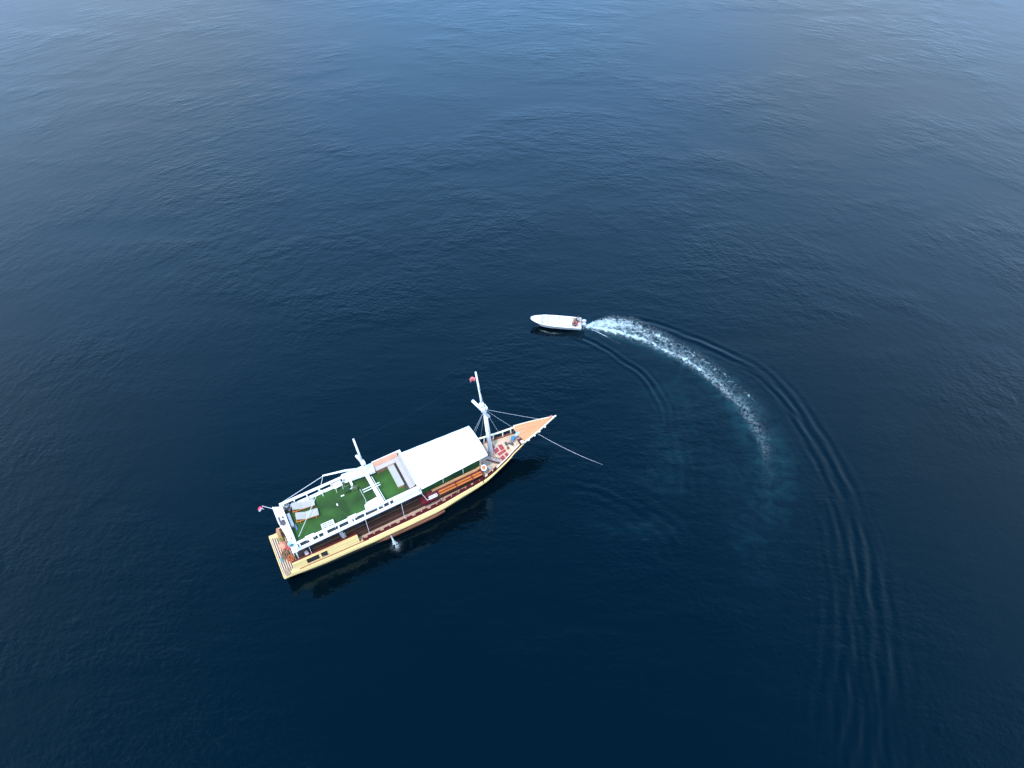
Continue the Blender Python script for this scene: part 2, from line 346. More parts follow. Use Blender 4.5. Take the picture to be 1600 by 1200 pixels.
def water_mat():
    m = bpy.data.materials.new('deep_sea_water'); m.use_nodes = True
    t = m.node_tree; p = t.nodes['Principled BSDF']; n = t.nodes.new; L = t.links.new
    p.inputs['Roughness'].default_value = 0.06; p.inputs['IOR'].default_value = 1.333; p.inputs['Specular Tint'].default_value = (0.5, 0.85, 1.0, 1)
    geo = n('ShaderNodeNewGeometry')
    def mapping(rot, sc):
        mp = n('ShaderNodeMapping'); mp.inputs['Rotation'].default_value = (0, 0, rot); mp.inputs['Scale'].default_value = sc
        L(geo.outputs['Position'], mp.inputs[0]); return mp.outputs[0]
    def noise(vec, sc, det=3, dist=0.0, ro=0.5):
        x = n('ShaderNodeTexNoise'); x.inputs['Scale'].default_value = sc; x.inputs['Detail'].default_value = det
        x.inputs['Distortion'].default_value = dist; x.inputs['Roughness'].default_value = ro; L(vec, x.inputs['Vector']); return x.outputs['Fac']
    def math_(op, a, b=None, c=None):
        x = n('ShaderNodeMath'); x.operation = op
        for i, v in enumerate((a, b, c)):
            if v is None: continue
            if isinstance(v, (int, float)): x.inputs[i].default_value = v
            else: L(v, x.inputs[i])
        return x.outputs[0]
    def rng(v, a, b, c, d_):
        x = n('ShaderNodeMapRange'); x.interpolation_type = 'SMOOTHSTEP'
        for k, q_ in zip(('From Min', 'From Max', 'To Min', 'To Max'), (a, b, c, d_)): x.inputs[k].default_value = q_
        L(v, x.inputs['Value']); return x.outputs[0]
    v1 = mapping(0.10, (0.40, 1, 1)); v2 = mapping(-0.16, (0.33, 1, 1)); v3 = mapping(0.6, (0.75, 1, 1)); v0 = mapping(0.2, (1, 1.6, 1))
    sp = n('ShaderNodeSeparateXYZ'); L(geo.outputs['Position'], sp.inputs[0])
    px_ = math_('SUBTRACT', sp.outputs['X'], 3.0); py_ = math_('SUBTRACT', sp.outputs['Y'], 22.0)
    rad = math_('SQRT', math_('ADD', math_('MULTIPLY', px_, px_), math_('MULTIPLY', py_, py_)))
    ang = math_('MULTIPLY', math_('ARCTAN2', px_, py_), 32.0)
    cv = n('ShaderNodeCombineXYZ'); L(ang, cv.inputs[0]); L(rad, cv.inputs[1]); vp = cv.outputs[0]
    patch = rng(noise(v0, 0.028, 3, 0.4), 0.36, 0.62, 0.25, 1.05)       # calm slicks and wind ruffled patches
    patch2 = rng(noise(v0, 0.075, 3, 0.8), 0.35, 0.65, 0.55, 1.15)
    fadep = rng(rad, 24.0, 50.0, 0.0, 1.0); fadei = math_('SUBTRACT', 1.0, fadep)
    h1 = math_('ADD', math_('MULTIPLY', math_('MULTIPLY', noise(vp, 0.42, 2, 0.3), fadep), 0.075), math_('MULTIPLY', math_('MULTIPLY', noise(v1, 0.42, 2, 0.3), fadei), 0.10))
    h2 = math_('ADD', math_('MULTIPLY', math_('MULTIPLY', noise(vp, 1.15, 2, 0.3), fadep), 0.062), math_('MULTIPLY', math_('MULTIPLY', noise(v2, 1.3, 2, 0.3), math_('ADD', 0.40, math_('MULTIPLY', fadei, 0.45))), 0.065))
    h1 = math_('ADD', h1, math_('MULTIPLY', math_('MULTIPLY', noise(vp, 0.13, 2, 0.4), fadep), 0.07))
    h3 = math_('MULTIPLY', noise(v3, 3.0, 3, 0.2), 0.037)
    h4 = math_('MULTIPLY', noise(v1, 7.0, 2), 0.005)
    hf = math_('MULTIPLY', math_('ADD', math_('ADD', h2, h3), h4), math_('MULTIPLY', patch, patch2))
    hh = math_('MULTIPLY', math_('ADD', hf, math_('MULTIPLY', h1, math_('MULTIPLY', patch, 0.6))), 0.92)
    b = n('ShaderNodeBump'); b.inputs['Distance'].default_value = 1.0; b.inputs['Strength'].default_value = 1.0
    L(hh, b.inputs['Height']); L(b.outputs[0], p.inputs['Normal'])
    aa = n('ShaderNodeAttribute'); aa.attribute_name = 'aerated'
    wn = rng(noise(v3, 0.55, 5, 1.5, 0.6), 0.35, 0.7, 0.15, 1.3)
    fac = math_('MULTIPLY', aa.outputs['Fac'], wn)
    mx = n('ShaderNodeMix'); mx.data_type = 'RGBA'; L(fac, mx.inputs['Factor'])
    mx.inputs['A'].default_value = (0.0001, 0.0026, 0.0052, 1); mx.inputs['B'].default_value = (0.006, 0.030, 0.038, 1)
    L(mx.outputs['Result'], p.inputs['Base Color'])
    return m
sea.data.materials.append(water_mat())

# ------------------------------------------------------------------ foam
def foam_mat(name, scale):
    m = bpy.data.materials.new(name); m.use_nodes = True
    t = m.node_tree; p = t.nodes['Principled BSDF']; n = t.nodes.new; L = t.links.new
    p.inputs['Roughness'].default_value = 0.9
    p.inputs['Base Color'].default_value = (0.40, 0.50, 0.53, 1)
    co = n('ShaderNodeTexCoord')
    nz = n('ShaderNodeTexNoise'); nz.inputs['Scale'].default_value = scale; nz.inputs['Detail'].default_value = 6; nz.inputs['Roughness'].default_value = 0.65
    nz.inputs['Distortion'].default_value = 0.6; L(co.outputs['Object'], nz.inputs['Vector'])
    at = n('ShaderNodeAttribute'); at.attribute_name = 'dens'
    am = n('ShaderNodeAttribute'); am.attribute_name = 'milk'
    s1 = n('ShaderNodeMath'); s1.operation = 'ADD'; L(nz.outputs['Fac'], s1.inputs[0]); L(at.outputs['Fac'], s1.inputs[1])
    mr = n('ShaderNodeMapRange'); mr.interpolation_type = 'SMOOTHSTEP'; mr.inputs['From Min'].default_value = 0.90; mr.inputs['From Max'].default_value = 1.32
    L(s1.outputs[0], mr.inputs['Value'])
    mw = n('ShaderNodeMapRange'); mw.interpolation_type = 'SMOOTHSTEP'; mw.inputs['From Min'].default_value = 0.36; mw.inputs['From Max'].default_value = 0.66; L(nz.outputs['Fac'], mw.inputs['Value'])
    mk = n('ShaderNodeMath'); mk.operation = 'MULTIPLY'; L(mw.outputs[0], mk.inputs[0]); L(am.outputs['Fac'], mk.inputs[1])
    mx = n('ShaderNodeMath'); mx.operation = 'MAXIMUM'; L(mr.outputs[0], mx.inputs[0]); L(mk.outputs[0], mx.inputs[1])
    L(mx.outputs[0], p.inputs['Alpha'])
    b = n('ShaderNodeBump'); b.inputs['Distance'].default_value = 0.12; L(nz.outputs['Fac'], b.inputs['Height']); L(b.outputs[0], p.inputs['Normal'])
    return m
def sea_h(x, y):
    i = np.clip(np.searchsorted(GX, x) - 1, 0, nx - 2); j = np.clip(np.searchsorted(GY, y) - 1, 0, ny - 2)
    u = (x - GX[i]) / (GX[i + 1] - GX[i]); v = (y - GY[j]) / (GY[j + 1] - GY[j])
    return (Z[j, i] * (1 - u) * (1 - v) + Z[j, i + 1] * u * (1 - v) + Z[j + 1, i] * (1 - u) * v + Z[j + 1, i + 1] * u * v)
def strip(name, P, dens, milk, hgt, material):
    """P: (n, m, 2) world points."""
    n_, m_ = P.shape[:2]
    z = sea_h(P[..., 0], P[..., 1]) + 0.015 + hgt
    me = bpy.data.meshes.new(name)
    vs = np.concatenate([P, z[..., None]], -1).reshape(-1, 3)
    ii = (np.arange(n_ - 1)[:, None] * m_ + np.arange(m_ - 1)).ravel()
    fs = np.stack([ii, ii + m_, ii + m_ + 1, ii + 1], 1)
    me.from_pydata(vs.tolist(), [], fs.tolist())
    for k, v in (('dens', dens), ('milk', milk)):
        a_ = me.attributes.new(k, 'FLOAT', 'POINT'); a_.data.foreach_set('value', v.astype('f').ravel())
    for p in me.polygons: p.use_smooth = True
    me.materials.append(material); me.update()
    o = bpy.data.objects.new(name, me); C.objects.link(o); return o
def lump(P, sc, seed):
    r = np.random.RandomState(seed); h = 0
    for k in range(9):
        a_ = r.uniform(0, 2 * np.pi); f = sc * r.uniform(0.6, 2.2)
        h = h + np.sin(P[..., 0] * f * np.cos(a_) + P[..., 1] * f * np.sin(a_) + r.uniform(0, 6)) / 9
    return h
FOAM = foam_mat('white_sea_foam', 3.2)
qc, tcn = smooth_path(foamc, 460)
scat = [(8.0, 52.25), (8.73, 52.75), (10.47, 53.3), (13.22, 52.75), (15.11, 51.45), (16.21, 50.75), (17.47, 49.6), (19.29, 48.2), (20.49, 46.95), (21.4, 46.0), (22.48, 44.56), (23.81, 43.0), (24.74, 41.2), (24.9, 39.0), (24.9, 36.5), (24.4, 33), (23.2, 29.5)]
qs, _ = smooth_path(scat, 460)
T = np.linspace(-0.45, 1.25, 56)
wide = np.maximum(np.hypot(*(qs - qc).T), 0.25)
nrm = (qs - qc) / np.hypot(*(qs - qc).T)[:, None]
fl = np.linspace(0, 1, 460); wide = wide * np.interp(fl, [0, .04, .12, .35, .6, 1], [1, 1.15, 1.3, 1.3, 1.15, 1])
P = qc[:, None, :] + nrm[:, None, :] * (T[None, :, None] * np.maximum(wide, 0.55)[:, None, None])
S = (tcn / tcn[-1])[:, None] + 0 * T[None, :]; TT = T[None, :] + 0 * S
Wd = np.maximum(wide, 0.55)[:, None]
dm = TT * Wd                                             # metres from the core line
dm = dm + 0.24 * lump(P, 1.3, 31) + 0.26 * lump(P, 4.5, 32) + 0.2 * lump(P, 10, 33)
core = np.exp(-((dm - 0.05) / np.where(dm < 0, 0.42, 0.62) * np.interp(S, [0, .1, .5, 1], [1, 1.15, 1.1, .9])) ** 2)
cA = np.interp(S, [0, 0.05, 0.35, 0.52, 0.58, 0.66, 0.8, 1.0], [0.85, 0.80, 0.64, 0.54, 0.50, 0.38, 0.16, 0.0])
cA = cA + 0.20 * lump(P, 1.6, 8) + 0.20 * lump(P, 5, 18)
fro = np.exp(-((TT - np.interp(S, [0, .2, .35], [.5, .55, .72])) / np.interp(S, [0, .2, .4], [.75, .6, .40])) ** 2)
fA = np.interp(S, [0, 0.05, 0.2, 0.3, 0.5, 0.7, 0.85, 1], [0.8, 0.74, 0.58, 0.45, 0.44, 0.40, 0.33, 0])
fA = fA + (0.15 * lump(P, 2.2, 3) + 0.14 * lump(P, 6.0, 44) + 0.015) * (S > 0.15)
edge = np.clip((TT + 0.45) / 0.15, 0, 1) * np.clip((1.25 - TT) / 0.15, 0, 1)
edge = edge * np.interp(S, [0, .60, .74, .84, 1], [1, .95, .62, .2, 0])
start = np.clip(1.2 - S * 30, 0, 1)
fA = np.minimum(fA, np.interp(S, [0, .5, .6, .7, 1], [1, .62, .50, .44, .35]))
dens = np.maximum(np.maximum(core * cA, fro * fA), start * 0.9 * np.exp(-(TT - 0.4) ** 2 / 0.5)) * edge
milk = core * np.interp(S, [0, 0.5, 0.7, 1], [0.60, 0.52, 0.30, 0.0]) * edge * (1 + .8 * lump(P, 3.0, 12)) + 0.42 * edge * np.exp(-((TT - 0.5) / 0.5) ** 2) * np.interp(S, [0, 0.25, 0.5, .8, 1], [1, 0.65, 0.12, .03, 0])
hg = np.interp(S, [0, 0.03, 0.15, 0.5, 1], [0.10, 0.16, 0.07, 0.03, 0.01]) * (1 + 0.9 * lump(P, 7, 5)) * dens
o = strip('wake_foam', P, dens, milk, hg, FOAM)
tag(o, 'curved trail of white foam fading behind the small white speedboat', 'wake foam', kind='stuff')
# thin curling crest leaving the stern quarter, and the splash at the bow
def ribbon(name, pts, w, A, label, seed, hm=0.05, n_=120):
    q_, t_ = smooth_path(pts, n_); d_ = np.gradient(q_, axis=0); nn = np.stack([-d_[:, 1], d_[:, 0]], 1); nn /= np.hypot(*nn.T)[:, None]
    tt = np.linspace(-1, 1, 17); s__ = np.linspace(0, 1, n_)[:, None]
    P_ = q_[:, None, :] + nn[:, None, :] * tt[None, :, None] * (w(np.linspace(0, 1, n_)))[:, None, None]
    de = A(s__) * np.exp(-(tt[None, :] / 0.55) ** 2) + 0.1 * lump(P_, 6, seed)
    de = np.clip(de, 0, 1) * (1 - np.abs(tt[None, :]) ** 4) * np.clip(s__ * 12, 0, 1)
    o_ = strip(name, P_, de, de * 0.25, hm * de, FOAM)
    return tag(o_, label, 'wake foam', kind='stuff')
ribbon('wake_crest_foam', [(8.3, 51.75), (8.9, 51.55), (9.5, 51.1), (10.2, 50.6), (11.2, 49.9), (12.2, 49.2)], lambda s: 0.10 + 0.22 * s,
       lambda s: np.interp(s, [0, .4, .6, 1], [.8, .72, .25, .0]), 'thin white curl of foam along the inner wave beside the speedboat stern', 4)
ribbon('bow_splash_foam', [(2.75, 51.80), (3.2, 51.45), (3.9, 51.18), (4.7, 51.05), (5.4, 51.0)], lambda s: 0.06 + 0.2 * np.sin(np.pi * np.clip(s, 0, 1)),
       lambda s: np.interp(s, [0, .3, .7, 1], [.5, .58, .48, .05]), 'small splash of white foam under the speedboat bow', 9, 0.12)

# ------------------------------------------------------------------ the wooden ship
ship = empty('wooden_ship', 'long cream and maroon wooden tour ship with green turf decks and white masts', 'ship')
xb = [-1.93, -1.0, 0.5, 1.4, 2.6, 4.3, 5.5, 7, 8.7, 11, 12, 13.6, 15.25, 16.4, 17.47, 18.83, 19.58, 20.74, 22.24, 23.5, 24.45]
yb = [2.12, 2.02, 2.10, 2.18, 2.22, 2.30, 2.36, 2.38, 2.42, 2.45, 2.42, 2.26, 2.14, 2.02, 1.74, 1.40, 1.13, .82, .52, .24, .05]
zb = [1.38, 1.05, .90, .90, .90, .90, .90, .90, .90, .93, .96, 1.04, 1.16, 1.3, 1.5, 1.88, 2.1, 2.42, 2.8, 3.0, 3.12]
yt = [2.08, 1.95, 2.0, 2.06, 2.10, 2.16, 2.20, 2.22, 2.25, 2.26, 2.24, 2.12, 2.02, 1.92, 1.68, 1.36, 1.10, .80, .50, .23, .04]
zt = [1.6, 1.6, 1.6, 1.6, 1.58, 1.55, 1.5, 1.5, 1.5, 1.52, 1.53, 1.58, 1.62, 1.66, 1.75, 2.05, 2.26, 2.58, 2.94, 3.12, 3.24]
def YB(x): return I(x, xb, yb)
def ZB(x): return I(x, xb, zb)
def YT(x): return I(x, xb, yt)
def ZT(x): return I(x, xb, zt)
XS = list(np.linspace(-1.93, 24.45, 72))
def loft(profile, xs, close=True):                    # profile(x) -> list of (y, z), mirrored
    mb = MB()
    for sd in (1, -1):
        rows = [[(x, sd * y, z) for (y, z) in profile(x)] for x in xs]; k = len(rows[0])
        vs = [v for r in rows for v in r]
        fs = [(i * k + j, (i + 1) * k + j, (i + 1) * k + j + 1, i * k + j + 1) for i in range(len(rows) - 1) for j in range(k - 1)]
        mb.add(vs, fs)
    return mb
def low(x):                                            # dark bottom, drawn in under the cream strake
    b, z = YB(x), ZB(x)
    wl = max(0.02, b * I(x, [-1, 6, 14, 18, 20, 24.4], [0.80, 0.90, 0.82, 0.55, 0.25, 0.1]))
    keel = I(x, [-1.93, 2, 17, 19.5, 21, 24.45], [0.3, -1.1, -1.0, -0.1, 1.2, 3.0])
    zw = max(0.0, keel + 0.3) if keel > -0.3 else 0.0
    return [(0, keel), (wl * 0.6, (keel + zw) / 2 - 0.1 if keel < -0.3 else (keel + zw) / 2), (wl, zw), ((wl + b) / 2 - 0.02, (zw + z) / 2), (b - 0.06, z)]
mb = loft(low, XS)
pr = low(-1.93)
mb.add([(-1.93, y, z) for y, z in pr] + [(-1.93, -y, z) for y, z in pr[::-1]], [tuple(range(10))])
mb.build('hull', HULLD, ship, smooth=True)
def bandp(x):
    b, z, t_, zz = YB(x), ZB(x), YT(x), ZT(x)
    return [(b - 0.10, z - 0.02), (b - 0.02, z + 0.01), (b, z + 0.1 * (zz - z)), (b * .8 + t_ * .2 + .015, z + .45 * (zz - z)), (t_ * .75 + b * .25 + .01, z + .75 * (zz - z)), (t_, zz), (t_ - 0.12 if t_ > .15 else t_ * .3, zz + 0.003)]
mb = loft(bandp, XS)
p0 = bandp(-1.93)
mb.add([(-1.93, y, z) for y, z in p0] + [(-1.93, -y, z) for y, z in p0[::-1]], [tuple(range(len(p0) * 2))])
band = mb.build('cream_strake', CREAM, ship, smooth=True)
mb = loft(lambda x: [(YT(x) + .012, ZT(x) - .035), (YT(x) + .03, ZT(x) - .02), (YT(x) + .012, ZT(x) + .02), (YT(x) - .03, ZT(x) + .02)], list(np.linspace(-0.6, 5.2, 18)))
mb.build('red_trim_line', REDL, band)
# rubbing sponson low on the side
for sd in (1, -1):
    mb = MB()
    xs = list(np.linspace(5.7, 12.0, 16))
    vs = []; 
    for x in xs:
        y0 = YB(x) - .35; y1 = YB(x) + I(x, [5.7, 6.6, 11, 12], [-.16, -.01, .02, -.05])
        vs += [(x, sd * y0, .62), (x, sd * y1, .55), (x, sd * y1, .34), (x, sd * y0, .3)]
    fs = [(i * 4 + j, (i + 1) * 4 + j, (i + 1) * 4 + (j + 1) % 4, i * 4 + (j + 1) % 4) for i in range(15) for j in range(4)] + [(0, 1, 2, 3), (60, 61, 62, 63)]
    mb.add(vs, fs)
    mb.build('rubbing_board', mat('worn_brown_board', (0.20, 0.07, 0.035), 0.6, 0.3, 1.5, stretch=(.4, 2, 2)), ship)
# poop: raised cream side walls with windows
def poopp(x):
    return [(YT(x) - .02, ZT(x)), (I(x, [-.9, 1.5, 4.4], [1.80, 1.86, 1.95]) + .0, 2.52), (I(x, [-.9, 1.5, 4.4], [1.73, 1.79, 1.88]), 2.52), (YT(x) - .12, ZT(x))]
xs = list(np.linspace(-0.95, 4.45, 14))
for sd in (1, -1):
    mb = MB()
    vs = [(x, sd * y, z) for x in xs for y, z in poopp(x)]
    fs = [(i * 4 + j, (i + 1) * 4 + j, (i + 1) * 4 + (j + 1) % 4, i * 4 + (j + 1) % 4) for i in range(13) for j in range(4)] + [(0, 1, 2, 3), (52, 53, 54, 55)]
    mb.add(vs, fs)
    poop = mb.build('stern_side_wall', CREAM, ship)
def on_poop(x, f, sd, o):                              # point on the outer poop face, f from bottom to top
    p = poopp(x); y = p[0][0] + (p[1][0] - p[0][0]) * f; z = p[0][1] + (p[1][1] - p[0][1]) * f
    return (x, sd * (y + o), z + o * .25)
for sd in (-1, 1):
    for x0, x1 in ((0.12, 1.15), (1.30, 1.85)):
        m2 = MB(); m2.add([on_poop(x0, .20, sd, .004), on_poop(x1, .20, sd, .004), on_poop(x1, .82, sd, .004), on_poop(x0, .82, sd, .004)], [(0, 1, 2, 3)])
        w = m2.build('window', GLASS, ship)
        m3 = MB()
        for a_, b_ in (((x0, .18), (x1, .18)), ((x1, .18), (x1, .84)), ((x1, .84), (x0, .84)), ((x0, .84), (x0, .18))):
            m3.bar(on_poop(a_[0], a_[1], sd, .01), on_poop(b_[0], b_[1], sd, .01), .035, .03)
        m3.build('window_frame', CREAM, w)
# maroon inner rail of the poop
for sd in (1, -1):
    mb = MB()
    for a_, b_ in zip(xs[:-1], xs[1:]):
        mb.bar((a_, sd * (poopp(a_)[2][0] - .10), 2.50), (b_, sd * (poopp(b_)[2][0] - .10), 2.50), .16, .05)
    mb.build('stern_rail', MAROON, ship)
# main side deck
dk = list(np.linspace(-1.0, 16.6, 30))
mb = MB()
vs = [(x, s * (YT(x) - .08), I(x, [-1, 13, 16.6], [1.46, 1.46, 1.56])) for x in dk for s in (1, -1)]
mb.add(vs, [(2 * i, 2 * i + 1, 2 * i + 3, 2 * i + 2) for i in range(len(dk) - 1)])
mb.build('side_deck', WALK, ship)
# crenellated maroon bulwark along the side deck
for sd in (1, -1):
    mb = MB()
    x = 4.75; k = 0
    while x < 16.3:
        bay = 1.42
        for f0, f1, hh_ in ((0, .08, .52), (.08, .30, .22), (.30, .66, .50), (.66, .74, .22), (.74, 1.0, .52)):
            a_, b_ = x + bay * f0, x + bay * f1
            t_ = .055
            for (q0, q1) in ((a_, b_),):
                v = []
                for xx in (q0, q1):
                    yo = YT(xx) - .02; zz = ZT(xx)
                    v += [(xx, sd * yo, zz), (xx, sd * (yo - .03), zz + hh_), (xx, sd * (yo - .03 - t_), zz + hh_), (xx, sd * (yo - t_), zz)]
                mb.add(v, [(0, 1, 2, 3), (4, 5, 6, 7)] + [(j, 4 + j, 4 + (j + 1) % 4, (j + 1) % 4) for j in range(4)])
        x += bay; k += 1
    mb.build('bulwark', MAROON, ship)
# cabin
mb = MB()
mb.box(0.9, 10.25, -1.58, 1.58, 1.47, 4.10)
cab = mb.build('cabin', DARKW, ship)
mb = MB()
for sd in (-1, 1):
    mb.box(0.92, 16.2, sd * 1.60 - .02, sd * 1.60 + .02, 1.98, 2.12)
    mb.box(0.92, 10.2, sd * 1.60 - .015, sd * 1.60 + .015, 2.95, 3.02)
mb.build('cabin_wall_trim', mat('faded_wall_trim', (.09, .045, .03), .6), cab)
mb = MB()
for sd in (-1, 1):
    mb.box(0.92, 16.2, sd * 1.595 - .012, sd * 1.595 + .012, 1.48, 1.975)
    mb.box(0.92, 10.2, sd * 1.595 - .012, sd * 1.595 + .012, 2.125, 2.55)
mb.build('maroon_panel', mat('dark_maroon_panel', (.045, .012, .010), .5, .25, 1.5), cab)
for sd in (-1, 1):
    for k in range(6):
        m2 = MB(); x0 = 1.7 + k * 1.4; m2.box(x0, x0 + .8, sd * 1.59 - .02, sd * 1.59 + .02, 3.1, 3.75); m2.build('window', GLASS, ship)
# fore cabin under the turf foredeck
mb = MB(); mb.prism([(10.25, -1.60), (15.6, -1.60), (16.2, -1.50), (16.5, -1.1), (16.5, 1.1), (16.2, 1.5), (15.6, 1.6), (10.25, 1.6)], 1.47, 2.96)
mb.build('fore_cabin', MAROON, ship)
mb = MB(); mb.prism([(10.25, -1.36), (15.7, -1.36), (16.0, -1.26), (16.22, -.95), (16.22, .95), (16.0, 1.26), (15.7, 1.36), (10.25, 1.36)], 2.96, 2.99)
mb.build('foredeck_turf', TURF, ship)
cap = [(11.4, -1.46), (15.65, -1.46), (16.1, -1.35), (16.36, -1.0), (16.36, 1.0), (16.1, 1.35), (15.65, 1.46), (11.4, 1.46)]
mb = MB()
for a_, b_ in zip(cap[:-1], cap[1:]):
    mb.bar((*a_, 3.06), (*b_, 3.06), .22, .08)
mb.build('wooden_coaming', TAN, ship)
# outboard slatted side benches
for sd in (-1, 1):
    mb = MB(); mb.box(11.85, 16.0, sd * 1.64 - .03, sd * 1.64 + .03, 2.3, 2.93); bench = mb.build('side_bench', BROWN, ship)
    for y_, z_ in ((1.74, 2.86), (1.93, 2.78)):
        for x0, x1 in ((11.9, 13.45), (13.55, 15.0), (15.1, 15.95)):
            m2 = MB(); m2.box(x0, x1, sd * y_ - .065, sd * y_ + .065, z_ - .02, z_ + .03); m2.build('slat', ORANGE, bench)
    for x_ in (11.85, 13.5, 15.05, 15.98):
        m2 = MB(); m2.bar((x_, sd * 1.62, 3.1), (x_, sd * 2.02, 2.72), .06, .06); m2.bar((x_, sd * 2.02, 2.72), (x_, sd * 2.02, 1.5), .05, .05); m2.build('bench_leg', MAROON, bench)
# stairs between side deck and roof deck at the break, starboard and port
for sd in (-1, 1):
    mb = MB(); mb.prism([(10.28, sd * 1.62), (11.6, sd * 1.62), (11.6, sd * 1.95), (10.28, sd * 1.95)][::(1 if sd > 0 else -1)], 2.2, 2.5); mb.build('side_locker', MAROON, ship)
    mb = MB()
    for k in range(3): mb.box(10.95, 11.75, sd * (1.66 + .1 * k) - .03, sd * (1.66 + .1 * k) + .03, 2.62 - .03 * k, 2.66 - .03 * k)
    mb.build('small_rack', WHITE, ship)
    mb = MB(); mb.tube([(10.35, sd * 1.72, 4.05), (10.6, sd * 1.78, 3.2), (10.75, sd * 1.9, 2.7), (11.2, sd * 1.95, 2.68)], .025, 6); mb.build('grab_rail', WHITE, ship)

# roof deck
mb = MB(); mb.box(-.05, 10.35, -1.98, 2.1, 4.27, 4.40)
roof = mb.build('roof_deck', WHITE, ship)
mb = MB(); mb.box(-.06, 10.36, -2.04, -1.80, 4.40, 4.46); mb.box(-.06, 10.36, -2.01, -1.98, 4.30, 4.34); mb.box(-.06, 10.3, 1.88, 2.16, 4.40, 4.47)
mb.build('deck_edge', WHITE, roof)
mb = MB(); mb.box(.06, 7.98, -1.80, -1.46, 4.40, 4.432); mb.build('slot_shade_strip', mat('painted_slot_shade', (.025, .03, .03), .7), roof)  # dark colour stands for the shaded deck seen through the rail slots
mb = MB(); mb.box(.06, 9.98, -1.615, 1.875, 4.40, 4.425); mb.build('roof_turf', TURF, ship)
# parapet rails, starboard with posts and slots, port with posts, and the aft wall
mb = MB(); mb.cbox(.1, 8.0, -1.77, -1.58, 4.88, 4.98, .02)
srail = mb.build('starboard_railing', WHITE, ship)
for x_ in [.14, .95, 1.65, 2.1, 3.3, 4.15, 4.6, 5.5, 6.6, 7.6]:
    m2 = MB(); m2.box(x_, x_ + (.34 if x_ in (.95, 2.1, 4.15) else .12), -1.82, -1.74, 4.44, 4.90); m2.build('rail_post', WHITE, srail)
mb = MB(); mb.cbox(.0, 7.8, 2.06, 2.28, 4.96, 5.06, .02)
prail = mb.build('port_railing', WHITE, ship)
for x_ in [.1, 1.0, 2.05, 3.1, 4.1, 5.1, 6.2, 7.2]:
    m2 = MB(); m2.box(x_, x_ + .09, 1.98, 2.12, 4.40, 4.96); m2.build('rail_post', WHITE, prail)
mb = MB(); mb.cbox(-.10, .06, -2.05, 2.28, 4.40, 5.08, .02); mb.build('aft_parapet', WHITE, ship)
# inside ledge boxes along the starboard rail
for x0, x1 in ((.75, 1.5), (4.25, 4.95)):
    m2 = MB(); m2.cbox(x0, x1, -1.62, -1.42, 4.46, 4.88, .03); m2.build('rail_box', WHITE, ship)
# forward solid parapet
mb = MB()
mb.cbox(8.0, 10.30, -1.95, -1.62, 4.40, 5.04, .02)
mb.box(8.05, 9.9, -1.62, -1.50, 4.42, 4.80)
mb.box(10.205, 10.36, -1.95, 2.24, 4.40, 5.16)
mb.box(7.8, 10.36, 2.175, 2.235, 4.40, 5.22)
mb.build('forward_parapet', WHITE, ship)
mb = MB()
for x0, x1 in ((8.75, 8.85), (8.95, 9.5), (10.0, 10.1)): MB().box(x0, x1, -1.90, -1.86, 5.038, 5.046).build('deck_fitting', GREY, ship)
# corner sofa
mb = MB(); mb.box(7.85, 9.62, 1.45, 2.10, 4.42, 4.84); mb.box(9.62, 10.10, -1.45, 2.10, 4.42, 4.84)
sofa = mb.build('corner_seat', mat('seat_front_wood', (.24, .13, .075), .6, .15), ship)
m2 = MB(); m2.cbox(7.85, 9.60, 1.45, 1.86, 4.84, 4.91, .03); m2.cbox(9.60, 9.98, -1.45, 1.86, 4.84, 4.92, .03); m2.build('seat_cushion', PINKC, sofa)
m2 = MB(); m2.add([(7.85, 1.86, 4.90), (10.0, 1.86, 4.90), (10.0, 2.17, 5.20), (7.85, 2.17, 5.20), (7.85, 2.17, 4.82), (10, 2.17, 4.82), (7.85, 1.86, 4.82), (10, 1.86, 4.82)], [(0, 1, 2, 3), (0, 3, 4, 6), (1, 7, 5, 2), (3, 2, 5, 4), (6, 7, 1, 0)]); m2.build('seat_back', PEACHF, sofa)
m2 = MB(); m2.add([(9.98, -1.45, 4.90), (9.98, 1.86, 4.90), (10.20, 2.1, 5.15), (10.20, -1.45, 5.15)], [(0, 1, 2, 3)]); m2.build('seat_back', GREYC, sofa)
mb = MB(); mb.box(9.32, 9.62, -1.50, 1.45, 4.40, 4.436); mb.build('table_shadow_strip', mat('painted_table_shadow', (.06, .06, .05), .8), ship)  # shadow between table and seat, laid down as a dark coloured strip
# aft service platform
mb = MB(); mb.prism([(-.66, 2.66), (-.70, 1.1), (-.52, -.3), (-.50, -1.95), (-.10, -2.02), (-.10, 2.4)][::1], 4.22, 4.38); mb.cbox(-.70, -.64, 1.1, 2.66, 4.3, 4.44, .01)
mb.build('aft_platform', WHITE, ship)
for y_ in (-1.2, 1.2): MB().tube([(-.35, y_, 1.6), (-.35, y_, 4.22)], .05).build('platform_post', WHITE, ship)
